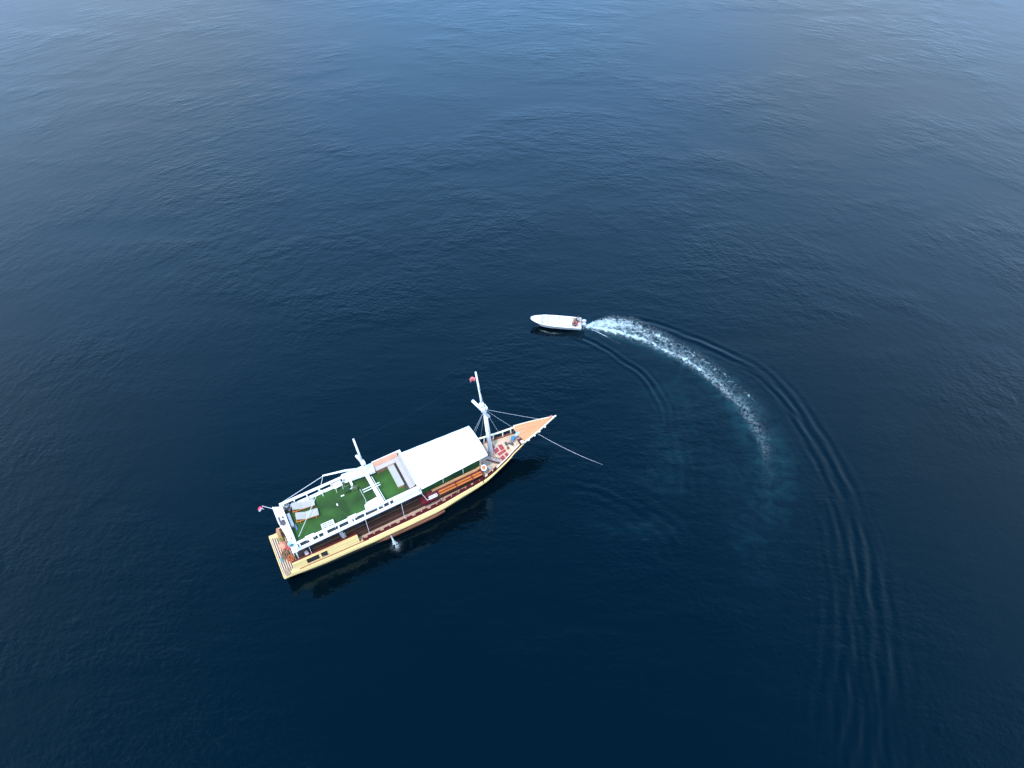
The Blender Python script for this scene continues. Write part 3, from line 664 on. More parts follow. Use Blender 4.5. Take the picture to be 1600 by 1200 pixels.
# stern deck with slats
mb = MB(); k = 0; x_ = -1.86
while x_ < -.55:
    mb.box(x_, x_ + .105, -2.02 + .38 * (x_ + 1.86), 1.9 - .05 * (x_ + 1.86), 1.55, 1.60); x_ += .165
sd_ = mb.build('stern_deck', PLANK, ship)
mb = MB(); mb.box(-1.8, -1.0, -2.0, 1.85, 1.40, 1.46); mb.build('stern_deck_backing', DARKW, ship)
mb = MB(); mb.prism([(-1.94, -2.09), (-.9, -1.96), (-.9, -1.62)], 1.58, 1.615); mb.prism([(-1.96, -2.08), (-1.89, -2.08), (-1.89, 1.98), (-1.96, 1.98)], 1.42, 1.61)
mb.prism([(-1.93, 1.98), (-1.9, 1.80), (-1.45, 1.62), (-1.0, 1.62), (-1.0, 2.02)][::-1], 1.5, 1.66); mb.build('stern_deck_edge', CREAM, ship)
mb = MB(); mb.prism([(-.95, 1.2), (-.95, 2.0), (-1.15, 2.0), (-1.25, 1.6)][::-1], 1.62, 2.3); mb.build('stern_knee', TAN, ship)
# stanchions between bulwark and roof edge (starboard side and its mirror)
for sd in (-1, 1):
    for x_ in (.75, 5.45, 8.55):
        m2 = MB(); m2.tube([(x_, sd * 1.95, 4.27), (x_ - .05, sd * (1.74 if x_ < 4 else 2.06), 2.5 if x_ < 4 else 2.0)], .018, 6); m2.build('stanchion', WHITE, ship)
# clutter rails in the aft well
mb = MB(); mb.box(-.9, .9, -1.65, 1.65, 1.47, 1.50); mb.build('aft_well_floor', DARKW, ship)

# canopy
nxx, nyy = 26, 12; mb = MB(); vs = []
for z_off in (0, -.05):
    for i in range(nxx):
        for j in range(nyy):
            u = i / (nxx - 1); v = j / (nyy - 1) * 2 - 1
            x_ = 10.42 + u * 6.24; wdt = 2.05 + (1.75 - 2.05) * u
            sag = -.025 * abs(math.sin(u * math.pi * 4))
            vs.append((x_ + (.05 * (1 - v * v) if i == nxx - 1 else 0), v * wdt, 4.98 + .12 * (1 - v * v) + sag + z_off))
n1 = nxx * nyy; fs = []
for i in range(nxx - 1):
    for j in range(nyy - 1):
        a_ = i * nyy + j; fs += [(a_, a_ + 1, a_ + nyy + 1, a_ + nyy), (n1 + a_, n1 + a_ + nyy, n1 + a_ + nyy + 1, n1 + a_ + 1)]
for i in range(nxx - 1):
    for j in (0, nyy - 1): a_ = i * nyy + j; fs.append((a_, a_ + nyy, n1 + a_ + nyy, n1 + a_))
for j in range(nyy - 1):
    for i in (0, nxx - 1): a_ = i * nyy + j; fs.append((a_, a_ + 1, n1 + a_ + 1, n1 + a_))
mb.add(vs, fs); canopy = mb.build('canopy', CANVAS, ship, smooth=True)
for sd in (-1, 1):
    for x_ in (10.6, 12.6, 14.5, 16.15):
        m2 = MB(); m2.tube([(x_, sd * 1.22, 2.98), (x_, sd * 1.22, 5.0)], .025, 8); m2.build('canopy_post', WHITE, ship)

# bow deck, rails and prow
bx = list(np.linspace(16.45, 21.2, 14))
def ZD(x): return I(x, [16.45, 17.5, 19, 21.2], [1.58, 1.64, 1.95, 2.50])
mb = MB(); vs = [(x, s * max(.05, YT(x) - .07), ZD(x)) for x in bx for s in (1, -1)]
mb.add(vs, [(2 * i, 2 * i + 1, 2 * i + 3, 2 * i + 2) for i in range(len(bx) - 1)])
mb.build('bow_deck', PLANK, ship)
rx = [16.5, 17.2, 18.2, 19.4, 20.2, 20.75]; ry = [1.70, 1.50, 1.27, 1.05, .94, .88]; rz_ = [2.72, 2.84, 2.94, 3.0, 3.04, 3.06]
def RP(x, sd, dz=0): return (x, sd * I(x, rx, ry), I(x, rx, rz_) + dz)
def RS(x): return (x, -(YT(x) - .17), ZT(x) + .16)
for sd in (1, -1):
    mb = MB(); xx = list(np.linspace(16.2, 20.75, 14))
    for a_, b_ in zip(xx[:-1], xx[1:]):
        if sd > 0: mb.bar(RP(a_, sd), RP(b_, sd), .15, .07)
        else: mb.bar(RS(a_), RS(b_), I(a_, [16, 17.6, 18.2, 21], [.17, .14, .07, .06]), .06)
    rail = mb.build('bow_rail', IVORY, ship)
    if sd > 0:
        for x_ in (16.9, 17.9, 18.75, 19.6, 20.35):
            m2 = MB(); m2.bar(RP(x_, sd, -.03), (x_, sd * (YT(x_) - .1), ZT(x_)), .09, .08); m2.build('rail_post', IVORY, rail)
    m2 = MB()
    for a_, b_ in zip(xx[:-1], xx[1:]):
        v = []
        for q_ in (a_, b_): v += [(q_, sd * (YT(q_) - .03), ZT(q_) - .05), (q_, sd * (YT(q_) - .05), ZT(q_) + .11), (q_, sd * (YT(q_) - .10), ZT(q_) + .11), (q_, sd * (YT(q_) - .13), ZT(q_) - .35)]
        m2.add(v, [(j, 4 + j, 4 + (j + 1) % 4, (j + 1) % 4) for j in range(4)])
    m2.build('bow_bulwark', MAROON, ship)
mb = MB()
tip = 24.3
for k in range(9):                                    # fan of prow planks
    f0, f1 = k / 9 + .004, (k + 1) / 9 - .004
    def py(x, f): w_ = I(x, [20.62, 22.3, 23.4, 24.3], [1.0, .62, .30, .05]); return -w_ + 2 * w_ * f
    st = 20.62 + .25 * abs(k - 3.2) / 4 * (1 if k < 4 else -.1)
    v = []; xs2 = [st, 21.4, 22.3, 23.4, tip]
    for x_ in xs2:
        z_ = I(x_, [20.6, 24.3], [3.06, 3.26])
        for f, zz in ((f0, z_), (f1, z_), (f1, z_ - .05), (f0, z_ - .05)): v.append((x_, py(x_, f), zz))
    mb.add(v, [(i * 4 + j, (i + 1) * 4 + j, (i + 1) * 4 + (j + 1) % 4, i * 4 + (j + 1) % 4) for i in range(4) for j in range(4)] + [(0, 1, 2, 3), (16, 17, 18, 19)])
prow = mb.build('prow_deck', PEACH, ship)
mb = MB()
for sd in (-1, 1):
    for k in range(4):
        x0 = [20.7, 21.6, 22.5, 23.4][k]; x1 = [21.6, 22.5, 23.4, 24.35][k]
        g = lambda x: I(x, [20.62, 22.3, 23.4, 24.35], [1.04, .66, .34, .06])
        mb.bar((x0, sd * g(x0), I(x0, [20.6, 24.3], [3.07, 3.28])), (x1, sd * g(x1), I(x1, [20.6, 24.3], [3.07, 3.28])), .09 if sd < 0 else .05, .12)
mb.bar((24.2, 0, 3.27), (24.62, -.03, 3.33), .10, .10)
mb.build('prow_edge', IVORY, prow)
mb = MB(); mb.blob((24.12, .07, 3.38), (.13, .10, .09), 2); mb.build('prow_knob', FPINK, prow)
for x_, y_ in ((21.2, -.98), (21.9, -.82), (22.5, -.66), (23.2, -.46)):
    m2 = MB(); m2.cbox(x_ - .12, x_ + .07, y_ - .05, y_ + .1, 3.0, 3.10, .02); m2.build('cleat', IVORY, prow)
# bow deck fittings
def hz(x): return ZD(x) + .16
panels = [[(18.83, .52), (19.40, .42), (19.30, -.08), (18.81, -.10)], [(18.22, .26), (18.70, .34), (18.68, -.06), (18.20, -.18)],
          [(18.34, -.27), (19.22, -.16), (19.22, -.40), (18.40, -.54)], [(18.89, -.60), (19.27, -.53), (19.29, -1.00), (18.91, -1.08)],
          [(18.38, -.70), (18.75, -.64), (18.78, -1.10), (18.42, -1.14)], [(18.20, .70), (18.52, .72), (18.50, .46), (18.21, .43)]]
mb = MB(); mb.prism([(18.10, -1.22), (19.42, -1.08), (19.50, .55), (18.6, .80), (18.10, .76)], 1.6, 1.96); hat = mb.build('hatch_base', PLANK, ship)
for p in panels:
    m2 = MB(); m2.prism([(q_[0], q_[1]) for q_ in p[::-1]], 1.96, 2.0); m2.build('hatch_panel', RED, hat)
mb = MB(); mb.prism([(19.55, -.98), (20.35, -.78), (20.45, -.05), (19.55, .05)], 1.95, 2.26); mb.build('anchor_platform', mat('cream_deck_box', (.68, .57, .42), .6, .08), ship)
mb = MB(); mb.tube([(19.45, .20, 2.38), (19.45, -.04, 2.38)], .12, 12); mb.tube([(19.45, -.04, 2.38), (19.9, -.10, 2.38)], .04, 8); mb.tube([(19.9, -.08, 2.38), (19.9, -.34, 2.38)], .12, 12); mb.tube([(19.55, .02, 2.42), (20.75, .12, 2.85)], .03); mb.tube([(19.7, -.2, 2.4), (20.7, -.06, 2.85)], .03)
mb.build('anchor_winch', DGREY, ship)
mb = MB(); mb.cbox(20.35, 20.8, -.88, -.35, 2.72, 2.95, .02); mb.build('bow_bitts', MAROON, ship)
mb = MB(); mb.cbox(20.45, 20.75, -.98, -.66, 2.95, 3.03, .02); mb.build('bitt_cap', IVORY, ship)
mb = MB(); mb.cbox(19.36, 19.5, -.38, -.20, 1.9, 2.36, .02); mb.build('bollard', BROWN, ship)
# bow stairs
mb = MB(); A0 = Vector((17.0, -.66, 2.98)); A1 = Vector((18.30, -1.12, 1.98)); dd = (A1 - A0); side = dd.cross(Vector((0, 0, 1))).normalized()
for s_i in (-1, 1): mb.bar(A0 + side * .24 * s_i + Vector((0, 0, -.05)), A1 + side * .24 * s_i + Vector((0, 0, -.05)), .04, .14)
st = mb.build('bow_stairs', MAROON, ship)
for k in range(10):
    c_ = A0 + dd * (k + .5) / 10; m2 = MB(); m2.bar(c_ - side * .25, c_ + side * .25, .07, .03); m2.build('step', PINKC, st)
mb = MB(); mb.tube([(16.6, .45, 2.0), (16.6, .45, 3.3), (16.75, -.5, 3.35), (16.9, -.9, 3.3)], .025, 6); mb.tube([(17.3, -.5, 2.5), (17.35, -.5, 3.3), (16.75, -.5, 3.35)], .025, 6); mb.build('stair_handrail', BLACK, ship)
mb = MB(); mb.box(17.0, 17.4, -1.3, -.75, 1.66, 1.70); mb.build('bow_step_plate', GREYC, ship)

# masts
mb = MB(); mb.tube([(17.85, 0, 1.9), (17.62, 0, 5.5), (17.38, 0, 9.2)], [.215, .19, .15], 14)
mm = mb.build('main_mast', WHITE, ship, smooth=True)
mb = MB(); mb.cbox(17.12, 17.58, -.24, .24, 9.0, 9.22, .02); mb.build('crosstree', WHITE, mm); mb = MB(); mb.cbox(17.0, 17.36, -.18, .18, 9.55, 9.72, .02); mb.build('crosstree', WHITE, mm)
mb = MB(); mb.tube([(17.22, 0, 8.6), (17.1, 0, 10.6), (16.79, 0, 13.85)], [.11, .085, .065], 10); mb.build('topmast', WHITE, mm, smooth=True)
mb = MB(); mb.tube([(16.50, .25, 10.25), (17.66, -.25, 7.95)], .125, 12); mb.build('spar', WHITE, mm, smooth=True)
mb = MB(); mb.tube([(16.9, -.2, 12.2), (17.52, -.25, 8.3), (18.0, -.35, 2.3)], .02, 5); mb.tube([(17.05, -.4, 9.0), (18.1, -.5, 2.3)], .012, 5); mb.build('halyard', DGREY, mm)
mb = MB(); mb.tube([(7.10, 1.54, 4.4), (6.98, 1.54, 7.0)], [.17, .13], 12)
rm = mb.build('aft_mast', WHITE, ship, smooth=True)
mb = MB(); mb.cbox(6.84, 7.2, 1.36, 1.72, 6.55, 6.75, .02); mb.build('crosstree', WHITE, rm)
mb = MB(); mb.tube([(7.0, 1.54, 6.3), (6.85, 1.54, 10.05)], [.10, .07], 10); mb.build('topmast', WHITE, rm, smooth=True)
mb = MB(); mb.tube([(6.72, 1.66, 7.7), (7.10, 1.45, 6.3)], .12, 12); mb.build('spar', WHITE, rm, smooth=True)
# transverse beam over the roof deck and poles
mb = MB(); mb.bar((6.98, 1.6, 5.22), (7.15, -1.75, 5.22), .30, .14); mb.box(7.08, 7.2, -1.75, -1.6, 4.4, 5.15)
mb.build('deck_beam', WHITE, ship)
mb = MB(); mb.bar((7.30, 1.0, 5.1), (7.42, -1.6, 5.1), .04, .04); mb.build('deck_pole', WHITE, ship)
for y_ in (-.02, -.24):
    mb = MB(); mb.bar((6.15, y_, 5.36), (7.62, y_, 5.36), .05, .04); mb.build('cross_rail', WHITE, ship)
# boom and its ropes
mb = MB(); mb.tube([(3.78, 2.22, 6.25), (5.55, 2.08, 5.85), (6.9, 1.8, 5.5)], [.06, .09, .10], 10); mb.build('boom', WHITE, ship, smooth=True)
mb = MB(); mb.tube([(3.8, 2.22, 6.2), (.05, 2.2, 5.1)], .022, 6); mb.build('boom_rope', ROPE, ship); mb = MB(); mb.tube([(3.8, 2.22, 6.2), (3.4, 1.9, 5.6), (.35, -1.25, 4.95)], .02, 6); mb.build('boom_rope', ROPE, ship); mb = MB(); mb.tube([(6.0, .2, 5.3), (6.05, -.9, 5.25), (5.9, -1.5, 5.0)], .015, 6)
mb.build('boom_rope', ROPE, ship)
# white lockers beside the mast
mb = MB(); mb.prism([(5.55, 1.55), (7.75, 1.30), (7.80, 1.95), (7.1, 2.25), (5.2, 2.32), (5.1, 2.15)], 4.9, 5.22); mb.build('mast_locker', WHITE, ship)
mb = MB(); mb.prism([(5.75, -1.55), (5.80, -1.25), (6.05, -1.08), (6.95, -1.00), (7.05, -1.62)][::-1], 4.45, 5.10); mb.build('starboard_locker', WHITE, ship)
mb = MB(); mb.cbox(5.55, 5.72, 1.15, 1.7, 4.4, 4.9, .02); mb.cbox(5.35, 5.6, 1.12, 1.2, 4.42, 4.5, .01); mb.build('bracket', WHITE, ship)
mb = MB(); mb.cbox(2.05, 2.12, 1.55, 1.95, 4.4, 4.9, .01); mb.build('inner_post', WHITE, ship); mb = MB(); mb.cbox(3.2, 3.28, 1.6, 1.95, 4.4, 4.9, .01); mb.build('inner_post', WHITE, ship)
# standing rigging
def sagline(p, q_, r, sag=0.0, n_=10):
    p, q_ = Vector(p), Vector(q_); pts = [p.lerp(q_, i / n_) + Vector((0, 0, -sag * 4 * (i / n_) * (1 - i / n_))) for i in range(n_ + 1)]
    return MB().tube(pts, r, 6)
hd = (17.42, 0, 8.85)
for e in ((23.3, .34, 3.2), (20.6, .88, 3.1), (19.25, 1.06, 3.0), (17.55, 1.42, 2.85), (16.75, 1.62, 2.75), (16.45, 1.7, 2.7)):
    sagline(hd, e, .012 if e[0] > 19 else .009, .05).build('stay', ROPE, ship)
sagline((16.8, 0, 13.7), (24.1, 0, 3.35), .004, .1).build('stay', WIRE, ship)
sagline((16.8, 0, 13.6), (6.87, 1.54, 9.95), .0015, .5).build('stay', WIRE, ship)

# ------------------------------------------------------------------ things on the ship
# masthead flag
def flag(name, label, cols, loc, L_, H_, rz, ph=0.0, droop=0.0, pole=None):
    root = empty(name, label, 'flag', loc, 0)
    mb = MB(); n_ = 10
    for row in range(2):
        vs = []
        for i in range(n_ + 1):
            u = i / n_
            for v in (row * .5, row * .5 + .5):
                vs.append((u * L_, .06 * math.sin(u * 7 + ph + v), -v * H_ - droop * u * u * L_))
        mb.add(vs, [(2 * i, 2 * i + 1, 2 * i + 3, 2 * i + 2) for i in range(n_)], row)
    ob = mb.build('flag_cloth', cols, root, smooth=True)
    m_ = ob.modifiers.new('thickness', 'SOLIDIFY'); m_.thickness = .008
    ob.rotation_euler = (0, 0, rz)
    if pole:
        mb = MB(); mb.tube(pole, .022, 8); mb.build('flag_pole', WHITE, root)
    return root
flag('masthead_flag', 'small faded red flag flying near the top of the main mast', [FPINK, FPINK], (16.74, .02, 13.30), .42, .50, R(150), .5, .35)
flag('stern_flag', 'small red over white flag on a slanted pole at the stern', [FRED, WHITE], (-1.28, 2.42, 5.45), .42, .5, R(165), 1.0, .5,
     [(.0, 0, .03), (.62, .1, -1.12)])
# sun loungers
def lounger(loc, rz, label):
    root = empty('sun_lounger', label, 'sun lounger', loc, rz, 'sun loungers on the roof deck')
    f = MB()
    for y_ in (-.30, .30): f.bar((-.05, y_, .28), (1.72, y_, .28), .05, .07)
    f.bar((0, -.30, .28), (0, .30, .28), .05, .05); f.bar((1.70, -.3, .28), (1.70, .3, .28), .05, .05)
    f.build('frame', ORANGE, root)
    for x_ in (.25, 1.5):
        for y_ in (-.33, .33):
            l_ = MB(); l_.bar((x_, y_, 0), (x_, y_, .28), .06, .07); l_.build('leg', ORANGE, root)
    m_ = MB(); m_.cbox(.72, 1.75, -.33, .33, .315, .40, .03); m_.build('seat_cushion', GREYC, root)
    b_ = MB(); b_.cbox(0, .76, -.33, .33, 0, .09, .03); bo = b_.build('backrest', GREYC, root)
    bo.location = (.74, 0, .33); bo.rotation_euler = (0, R(28), R(180)); bo.rotation_mode = 'XYZ'
    bo.matrix_local = Matrix.Translation((.72, 0, .33)) @ Matrix.Rotation(R(180), 4, 'Z') @ Matrix.Rotation(R(-24), 4, 'Y')
    s_ = MB()
    for y_ in (-.25, .25): s_.bar((.12, y_, .29), (.26, y_, .62), .035, .035)
    s_.build('backrest_support', BROWN, root)
    return root
lounger((.70, 1.50, 4.425), R(-8), 'grey cushioned sun lounger nearest the port rail, beside the silver tank')
lounger((.68, .50, 4.425), R(-8), 'grey cushioned sun lounger nearer the centre of the turf roof deck')
# long low table in front of the corner seat
root = empty('long_table', 'long pale beige table on the turf before the corner seat', 'table', (9.12, .34, 4.425))
mb = MB(); mb.cbox(-.29, .29, -1.16, 1.16, .30, .38, .02); mb.build('table_top', GREYC, root)
mb = MB(); mb.box(-.26, .26, -1.12, -1.04, 0, .30); mb.box(-.26, .26, 1.04, 1.12, 0, .30); mb.build('table_leg', TAN, root)
# slatted white folding seat by the starboard rail
root = empty('slatted_table', 'small white slatted table against the starboard rail', 'table', (2.68, -1.34, 4.425), R(-2))
mb = MB()
for k in range(4): mb.box(-.50, .50, -.27 + k * .157, -.27 + k * .157 + .065, .50, .53)
for x_ in (-.50, -.03, .44): mb.box(x_, x_ + .06, -.27, .265, .465, .495)
mb.build('table_top', WHITE, root)
for x_ in (-.46, .40):
    m2 = MB(); m2.box(x_, x_ + .06, -.25, -.19, 0, .5); m2.box(x_, x_ + .06, .19, .25, 0, .5); m2.build('table_leg', WHITE, root)
# small white sink table at the port rail
root = empty('small_white_table', 'small white square table against the port rail', 'table', (4.6, 1.60, 4.425), R(4))
mb = MB(); mb.cbox(-.36, .34, -.24, .30, .66, .72, .02); mb.build('table_top', WHITE, root)
for x_ in (-.3, .26):
    m2 = MB(); m2.box(x_, x_ + .04, -.2, -.16, 0, .66); m2.box(x_, x_ + .04, .2, .24, 0, .66); m2.build('table_leg', WHITE, root)
mb = MB(); mb.cbox(-.15, .05, -.12, .05, .72, .76, .01); mb.build('tray', GREYC, root)
# dark green stool and thin frame chair
root = empty('green_stool', 'dark green stool standing alone on the turf', 'stool', (5.1, 1.05, 4.425), R(-8))
mb = MB(); mb.cbox(-.2, .2, -.25, .25, .36, .42, .02); mb.build('seat', mat('dark_green_cloth', (.012, .06, .012), .8, .2), root)
for x_ in (-.18, .14):
    m2 = MB(); m2.box(x_, x_ + .04, -.22, -.18, 0, .36); m2.box(x_, x_ + .04, .18, .22, 0, .36); m2.build('leg', MATS['dark_green_cloth'], root)
mb = MB(); mb.bar((-.2, .27, .42), (.2, .27, .42), .03, .05); mb.build('back_bar', mat('olive_tube', (.22, .26, .16), .5), root)
def wire_chair(loc, rz, label):
    root = empty('wire_chair', label, 'chair', loc, rz, 'thin framed chairs on the turf')
    mb = MB(); mb.tube([(-.2, -.2, 0), (-.2, -.2, .42), (-.22, -.2, .8), (-.22, .2, .8), (-.2, .2, .42), (-.2, .2, 0)], .013, 6); mb.build('back_frame', mat('olive_tube', (.22, .26, .16), .5), root)
    mb = MB(); mb.tube([(.2, -.2, 0), (.2, -.2, .42), (.2, .2, .42), (.2, .2, 0)], .013, 6); mb.build('front_frame', MATS['olive_tube'], root)
    mb = MB(); mb.cbox(-.2, .2, -.2, .2, .41, .43, .008); mb.build('seat', mat('olive_seat', (.06, .09, .03), .8, .15), root)
wire_chair((5.75, .85, 4.425), R(60), 'thin framed olive chair on the turf beside the white beam')
wire_chair((4.95, 1.62, 4.425), R(-30), 'thin framed olive chair between the white table and the bracket')
single(MB().cbox(-.14, .14, -.05, .05, 0, .03, .01), 'white_box', WHITE, 'small white box lying on the turf near the green stool', 'box', (4.62, .88, 4.425), R(-3))
single(MB().cbox(-.05, .05, -.11, .11, 0, .03, .01), 'white_cloth', WHITE, 'small white cloth lying alone in the middle of the turf', 'cloth', (3.95, .3, 4.425), R(0))
# aft end of the roof deck
root = empty('silver_tank', 'round silver tank with dark bands in the port aft corner', 'tank', (.38, 1.98, 4.425))
mb = MB(); mb.lathe([(0, 0), (.2, 0), (.22, .04), (.22, .42), (.15, .5), (0, .52)], n=16); mb.build('tank_body', GREY, root, smooth=True)
mb = MB(); mb.torus((0, 0, .32), .225, .03, 18, 6); mb.torus((0, 0, .52), .1, .03, 14, 6); mb.build('band', BLACK, root)
root = empty('coiled_hose', 'dark coiled hose lying beside the silver tank', 'hose', (.40, 1.50, 4.43))
mb = MB()
mb.tube([((.16 + .02 * math.sin(a_ * 3)) * math.cos(a_), (.16 + .02 * math.cos(a_ * 2)) * math.sin(a_), .04 + .012 * a_) for a_ in np.linspace(0, 6 * math.pi, 70)], .032, 6); mb.build('hose', BLACK, root, smooth=True)
mb = MB(); mb.blob((.05, .12, .12), (.14, .12, .12), 4); mb.build('hose_fitting', GREY, root)
single(MB().cbox(-.13, .13, -.62, .62, 0, .3, .02), 'grey_box', mat('light_grey_panel', (.33, .35, .38), .5, .1), 'long light grey box along the inside of the aft parapet', 'box', (.24, .68, 4.425))
single(MB().tube([(0, -.3, .05), (.02, 0, .1), (0, .3, .06)], [.05, .07, .04], 8), 'blue_bundle', mat('violet_blue_cloth', (.12, .16, .42), .8, .2), 'small blue bundle at the foot of the aft parapet', 'bundle', (.42, -.05, 4.43))
root = empty('plastic_tub', 'round pale aqua tub with things inside at the starboard aft corner', 'tub', (-.30, -1.30, 4.385))
mb = MB(); mb.lathe([(0, .02), (.26, .02), (.30, .24), (.33, .25), (.32, .22), (.28, .05), (0, .05)], n=22); mb.build('tub_shell', AQUA, root, smooth=True)
mb = MB(); mb.blob((-.05, -.08, .12), (.12, .1, .08), 6); mb.build('tub_content', mat('teal_cloth', (.05, .16, .17), .8, .3), root)
single(MB().cbox(-.06, .06, -.10, .10, 0, .14, .03), 'red_can', FRED, 'small red can beside the pale aqua tub', 'can', (-.20, -.86, 4.385), R(15))
root = empty('dark_bundle', 'dark grey cloth bundle with a trailing sleeve on the white aft platform', 'bundle', (-.40, .95, 4.385))
mb = MB(); mb.blob((.02, -.12, .1), (.20, .22, .13), 11, 3, .25); mb.blob((-.12, .32, .06), (.07, .28, .06), 12, 3, .2); mb.build('cloth', DGREY, root, smooth=True)
single(MB().blob((0, 0, .05), (.07, .13, .06), 14, 2, .3), 'grey_rag', DGREY, 'small grey rag next to the aft parapet', 'rag', (-.22, 1.35, 4.385))
single(MB().blob((0, 0, .05), (.13, .16, .06), 15, 3, .3), 'white_bag', CANVAS, 'crumpled white bag on the aft platform near the tub', 'bag', (-.32, -.25, 4.385))
# stern deck
def buoy(loc, r, m_, label, nm='buoy'):
    root = empty(nm, label, 'buoy', loc, R(20), 'buoys on the stern deck')
    mb = MB(); mb.lathe([(0.001, 0)] + [(r * math.sin(a_), r - r * math.cos(a_) * 1.0) for a_ in np.linspace(.15, 2.7, 14)] + [(r * .3, 2.05 * r), (0.001, 2.1 * r)], n=20); mb.build('buoy_body', m_, root, smooth=True)
    mb = MB(); mb.torus((0, 0, 2.15 * r), r * .15, r * .06, 12, 6, M=Matrix.Rotation(R(90), 3, 'X')); mb.build('buoy_eye', m_, root)
buoy((-1.10, .45, 1.6), .34, BUOY, 'large faded orange buoy on the slatted stern deck')
buoy((-.80, .15, 1.6), .16, FRED, 'small red buoy tucked beside the large orange one')
def rope_pile(loc, seed, m_, label, R0=.28, n_=90):
    rr = random.Random(seed); pts = []
    for i in range(n_):
        a_ = i * .42; rad = R0 * (.65 + .35 * math.sin(i * .13 + seed)) * rr.uniform(.8, 1.15)
        pts.append((rad * math.cos(a_), rad * 1.2 * math.sin(a_), .05 + .22 * i / n_ + rr.uniform(-.02, .03)))
    return single(MB().tube(pts, .034, 6), 'rope_pile', m_, label, 'rope', loc, group='rope piles on the stern deck', smooth=True)
rope_pile((-1.20, -.30, 1.6), 3, ROPEB, 'brown coiled rope on the stern deck beside the orange buoy', .33)
rope_pile((-.95, -.85, 1.6), 5, ROPEO, 'orange rope heap on the slats near the cream side wall', .26)
rope_pile((-1.10, 1.22, 1.6), 8, mat('olive_rope', (.45, .40, .14), .9, .3), 'yellowish rope heap in the port corner of the stern deck', .22)
single(MB().cbox(-.2, .2, -.28, .28, 0, .12, .03), 'brown_mat', mat('brown_mat_cloth', (.36, .25, .17), .9, .2, 6, .02), 'folded brown mat in the starboard corner of the stern deck', 'mat', (-1.55, -1.78, 1.602), R(8))
single(MB().blob((0, 0, .08), (.12, .2, .1), 21, 3, .3), 'teal_bag', mat('dusty_teal_cloth', (.16, .36, .34), .8, .2), 'small teal bag on the aft edge of the slatted deck', 'bag', (-1.62, -.55, 1.602))
# things in the aft well on the main deck
root = empty('pink_crate', 'pale pink crate standing in the dark aft well', 'crate', (.35, -1.42, 1.5), R(10))
mb = MB(); mb.cbox(-.14, .14, -.18, .18, .55, 1.05, .02); mb.build('crate_box', mat('pale_pink_plastic', (.55, .42, .42), .6, .1), root)
mb = MB(); mb.box(-.14, .14, -.18, .18, 0, .545); mb.build('crate_base', DARKW, root)
single(MB().tube([(.3 * math.cos(a_) * (1 - a_ / 60), .2 * math.sin(a_), .02 * a_) for a_ in np.linspace(0, 20, 80)], .02, 6), 'pale_rope_coil', mat('dull_rope', (.30, .24, .22), .9, .2), 'dull pale rope coil in the aft well beside the cabin', 'rope', (1.4, -1.80, 1.55), smooth=True)
mb = MB()
for k in range(7):
    mb.tube([(.05 * k - .15, .02 * (k % 3), 0), (.04 * k - .12, -.06, -.5 - .03 * k), (.05 * k - .1 + .05, -.10, -1.0 - .06 * (k % 4)), (.05 * k - .05, -.02, -.45)], .009, 5)
single(mb, 'hanging_rope_bundle', ROPE, 'bundle of pale ropes hanging under the edge of the roof deck', 'rope', (3.35, -1.86, 4.12))
# life ring
root = empty('life_ring', 'white life ring with orange inside leaning at the forward end of the orange bench', 'life ring', (16.30, -1.60, 2.95), R(0))
Mr = Matrix.Rotation(R(38), 3, 'X') @ Matrix.Rotation(R(10), 3, 'Y')
mb = MB(); mb.torus((0, 0, .12), .23, .047, 32, 10, M=Mr, band=lambda i: 0); mb.build('ring', CANVAS, root, smooth=True)
mb = MB(); mb.torus((0, 0, .09), .17, .025, 28, 8, M=Mr); mb.build('ring_inner_band', ORANGE, root, smooth=True)
mb = MB(); mb.add([Mr @ Vector((.17 * math.cos(a_), .17 * math.sin(a_), .0)) + Vector((0, 0, .10)) for a_ in np.linspace(0, 2 * math.pi, 20, endpoint=False)], [tuple(range(20))]); mb.build('ring_backing', ORANGE, root)
# blue sack and cloth on the bow
mb = MB(); mb.blob((0, 0, .12), (.25, .17, .15), 31, 3, .2); single(mb, 'blue_sack', BLUE, 'bright blue sack lying on the bow winch', 'sack', (20.15, .08, 2.62), R(30), smooth=True)
mb = MB(); mb.blob((0, 0, .10), (.30, .17, .11), 33, 3, .2); single(mb, 'pale_blue_cloth', LBLUE, 'pale blue folded cloth at the edge of the peach prow planks', 'cloth', (20.62, .12, 2.95), R(20), smooth=True)
mb = MB(); mb.blob((0, 0, .10), (.20, .15, .14), 35, 3, .2); single(mb, 'black_sack', BLACK, 'black sack in the port corner under the prow', 'sack', (20.55, .62, 2.72), smooth=True)
mb = MB()
for k in range(4): mb.blob((.12 * k, .05 * (k % 2), .08), (.07, .07, .09), 40 + k, 2, .2)
single(mb, 'dark_fenders', mat('maroon_black', (.07, .012, .015), .6, .2), 'row of dark fenders on the starboard side of the bow deck', 'fender', (17.50, -1.36, 1.70), R(-15))
# anchor rope
pts = []
A_ = SM @ Vector((22.35, -.60, 2.75)); B_ = Vector((8.43, 34.37, -.02))
for i in range(25):
    u = i / 24; p = A_.lerp(B_, u); p.z -= .55 * 4 * u * (1 - u) * .5; pts.append(p)
pts[-5:] = [Vector((p.x, p.y, max(p.z, .05 - .015 * i))) for i, p in enumerate(pts[-5:])]
pts += [Vector((9.6, 33.75, -.02)), Vector((10.2, 33.5, -.1))]
o = MB().tube(pts, [.013] * 16 + [.013 - .0010 * i for i in range(11)], 6).build('anchor_rope', ROPE); tag(o, 'pale anchor rope running from the bow down into the sea', 'rope')

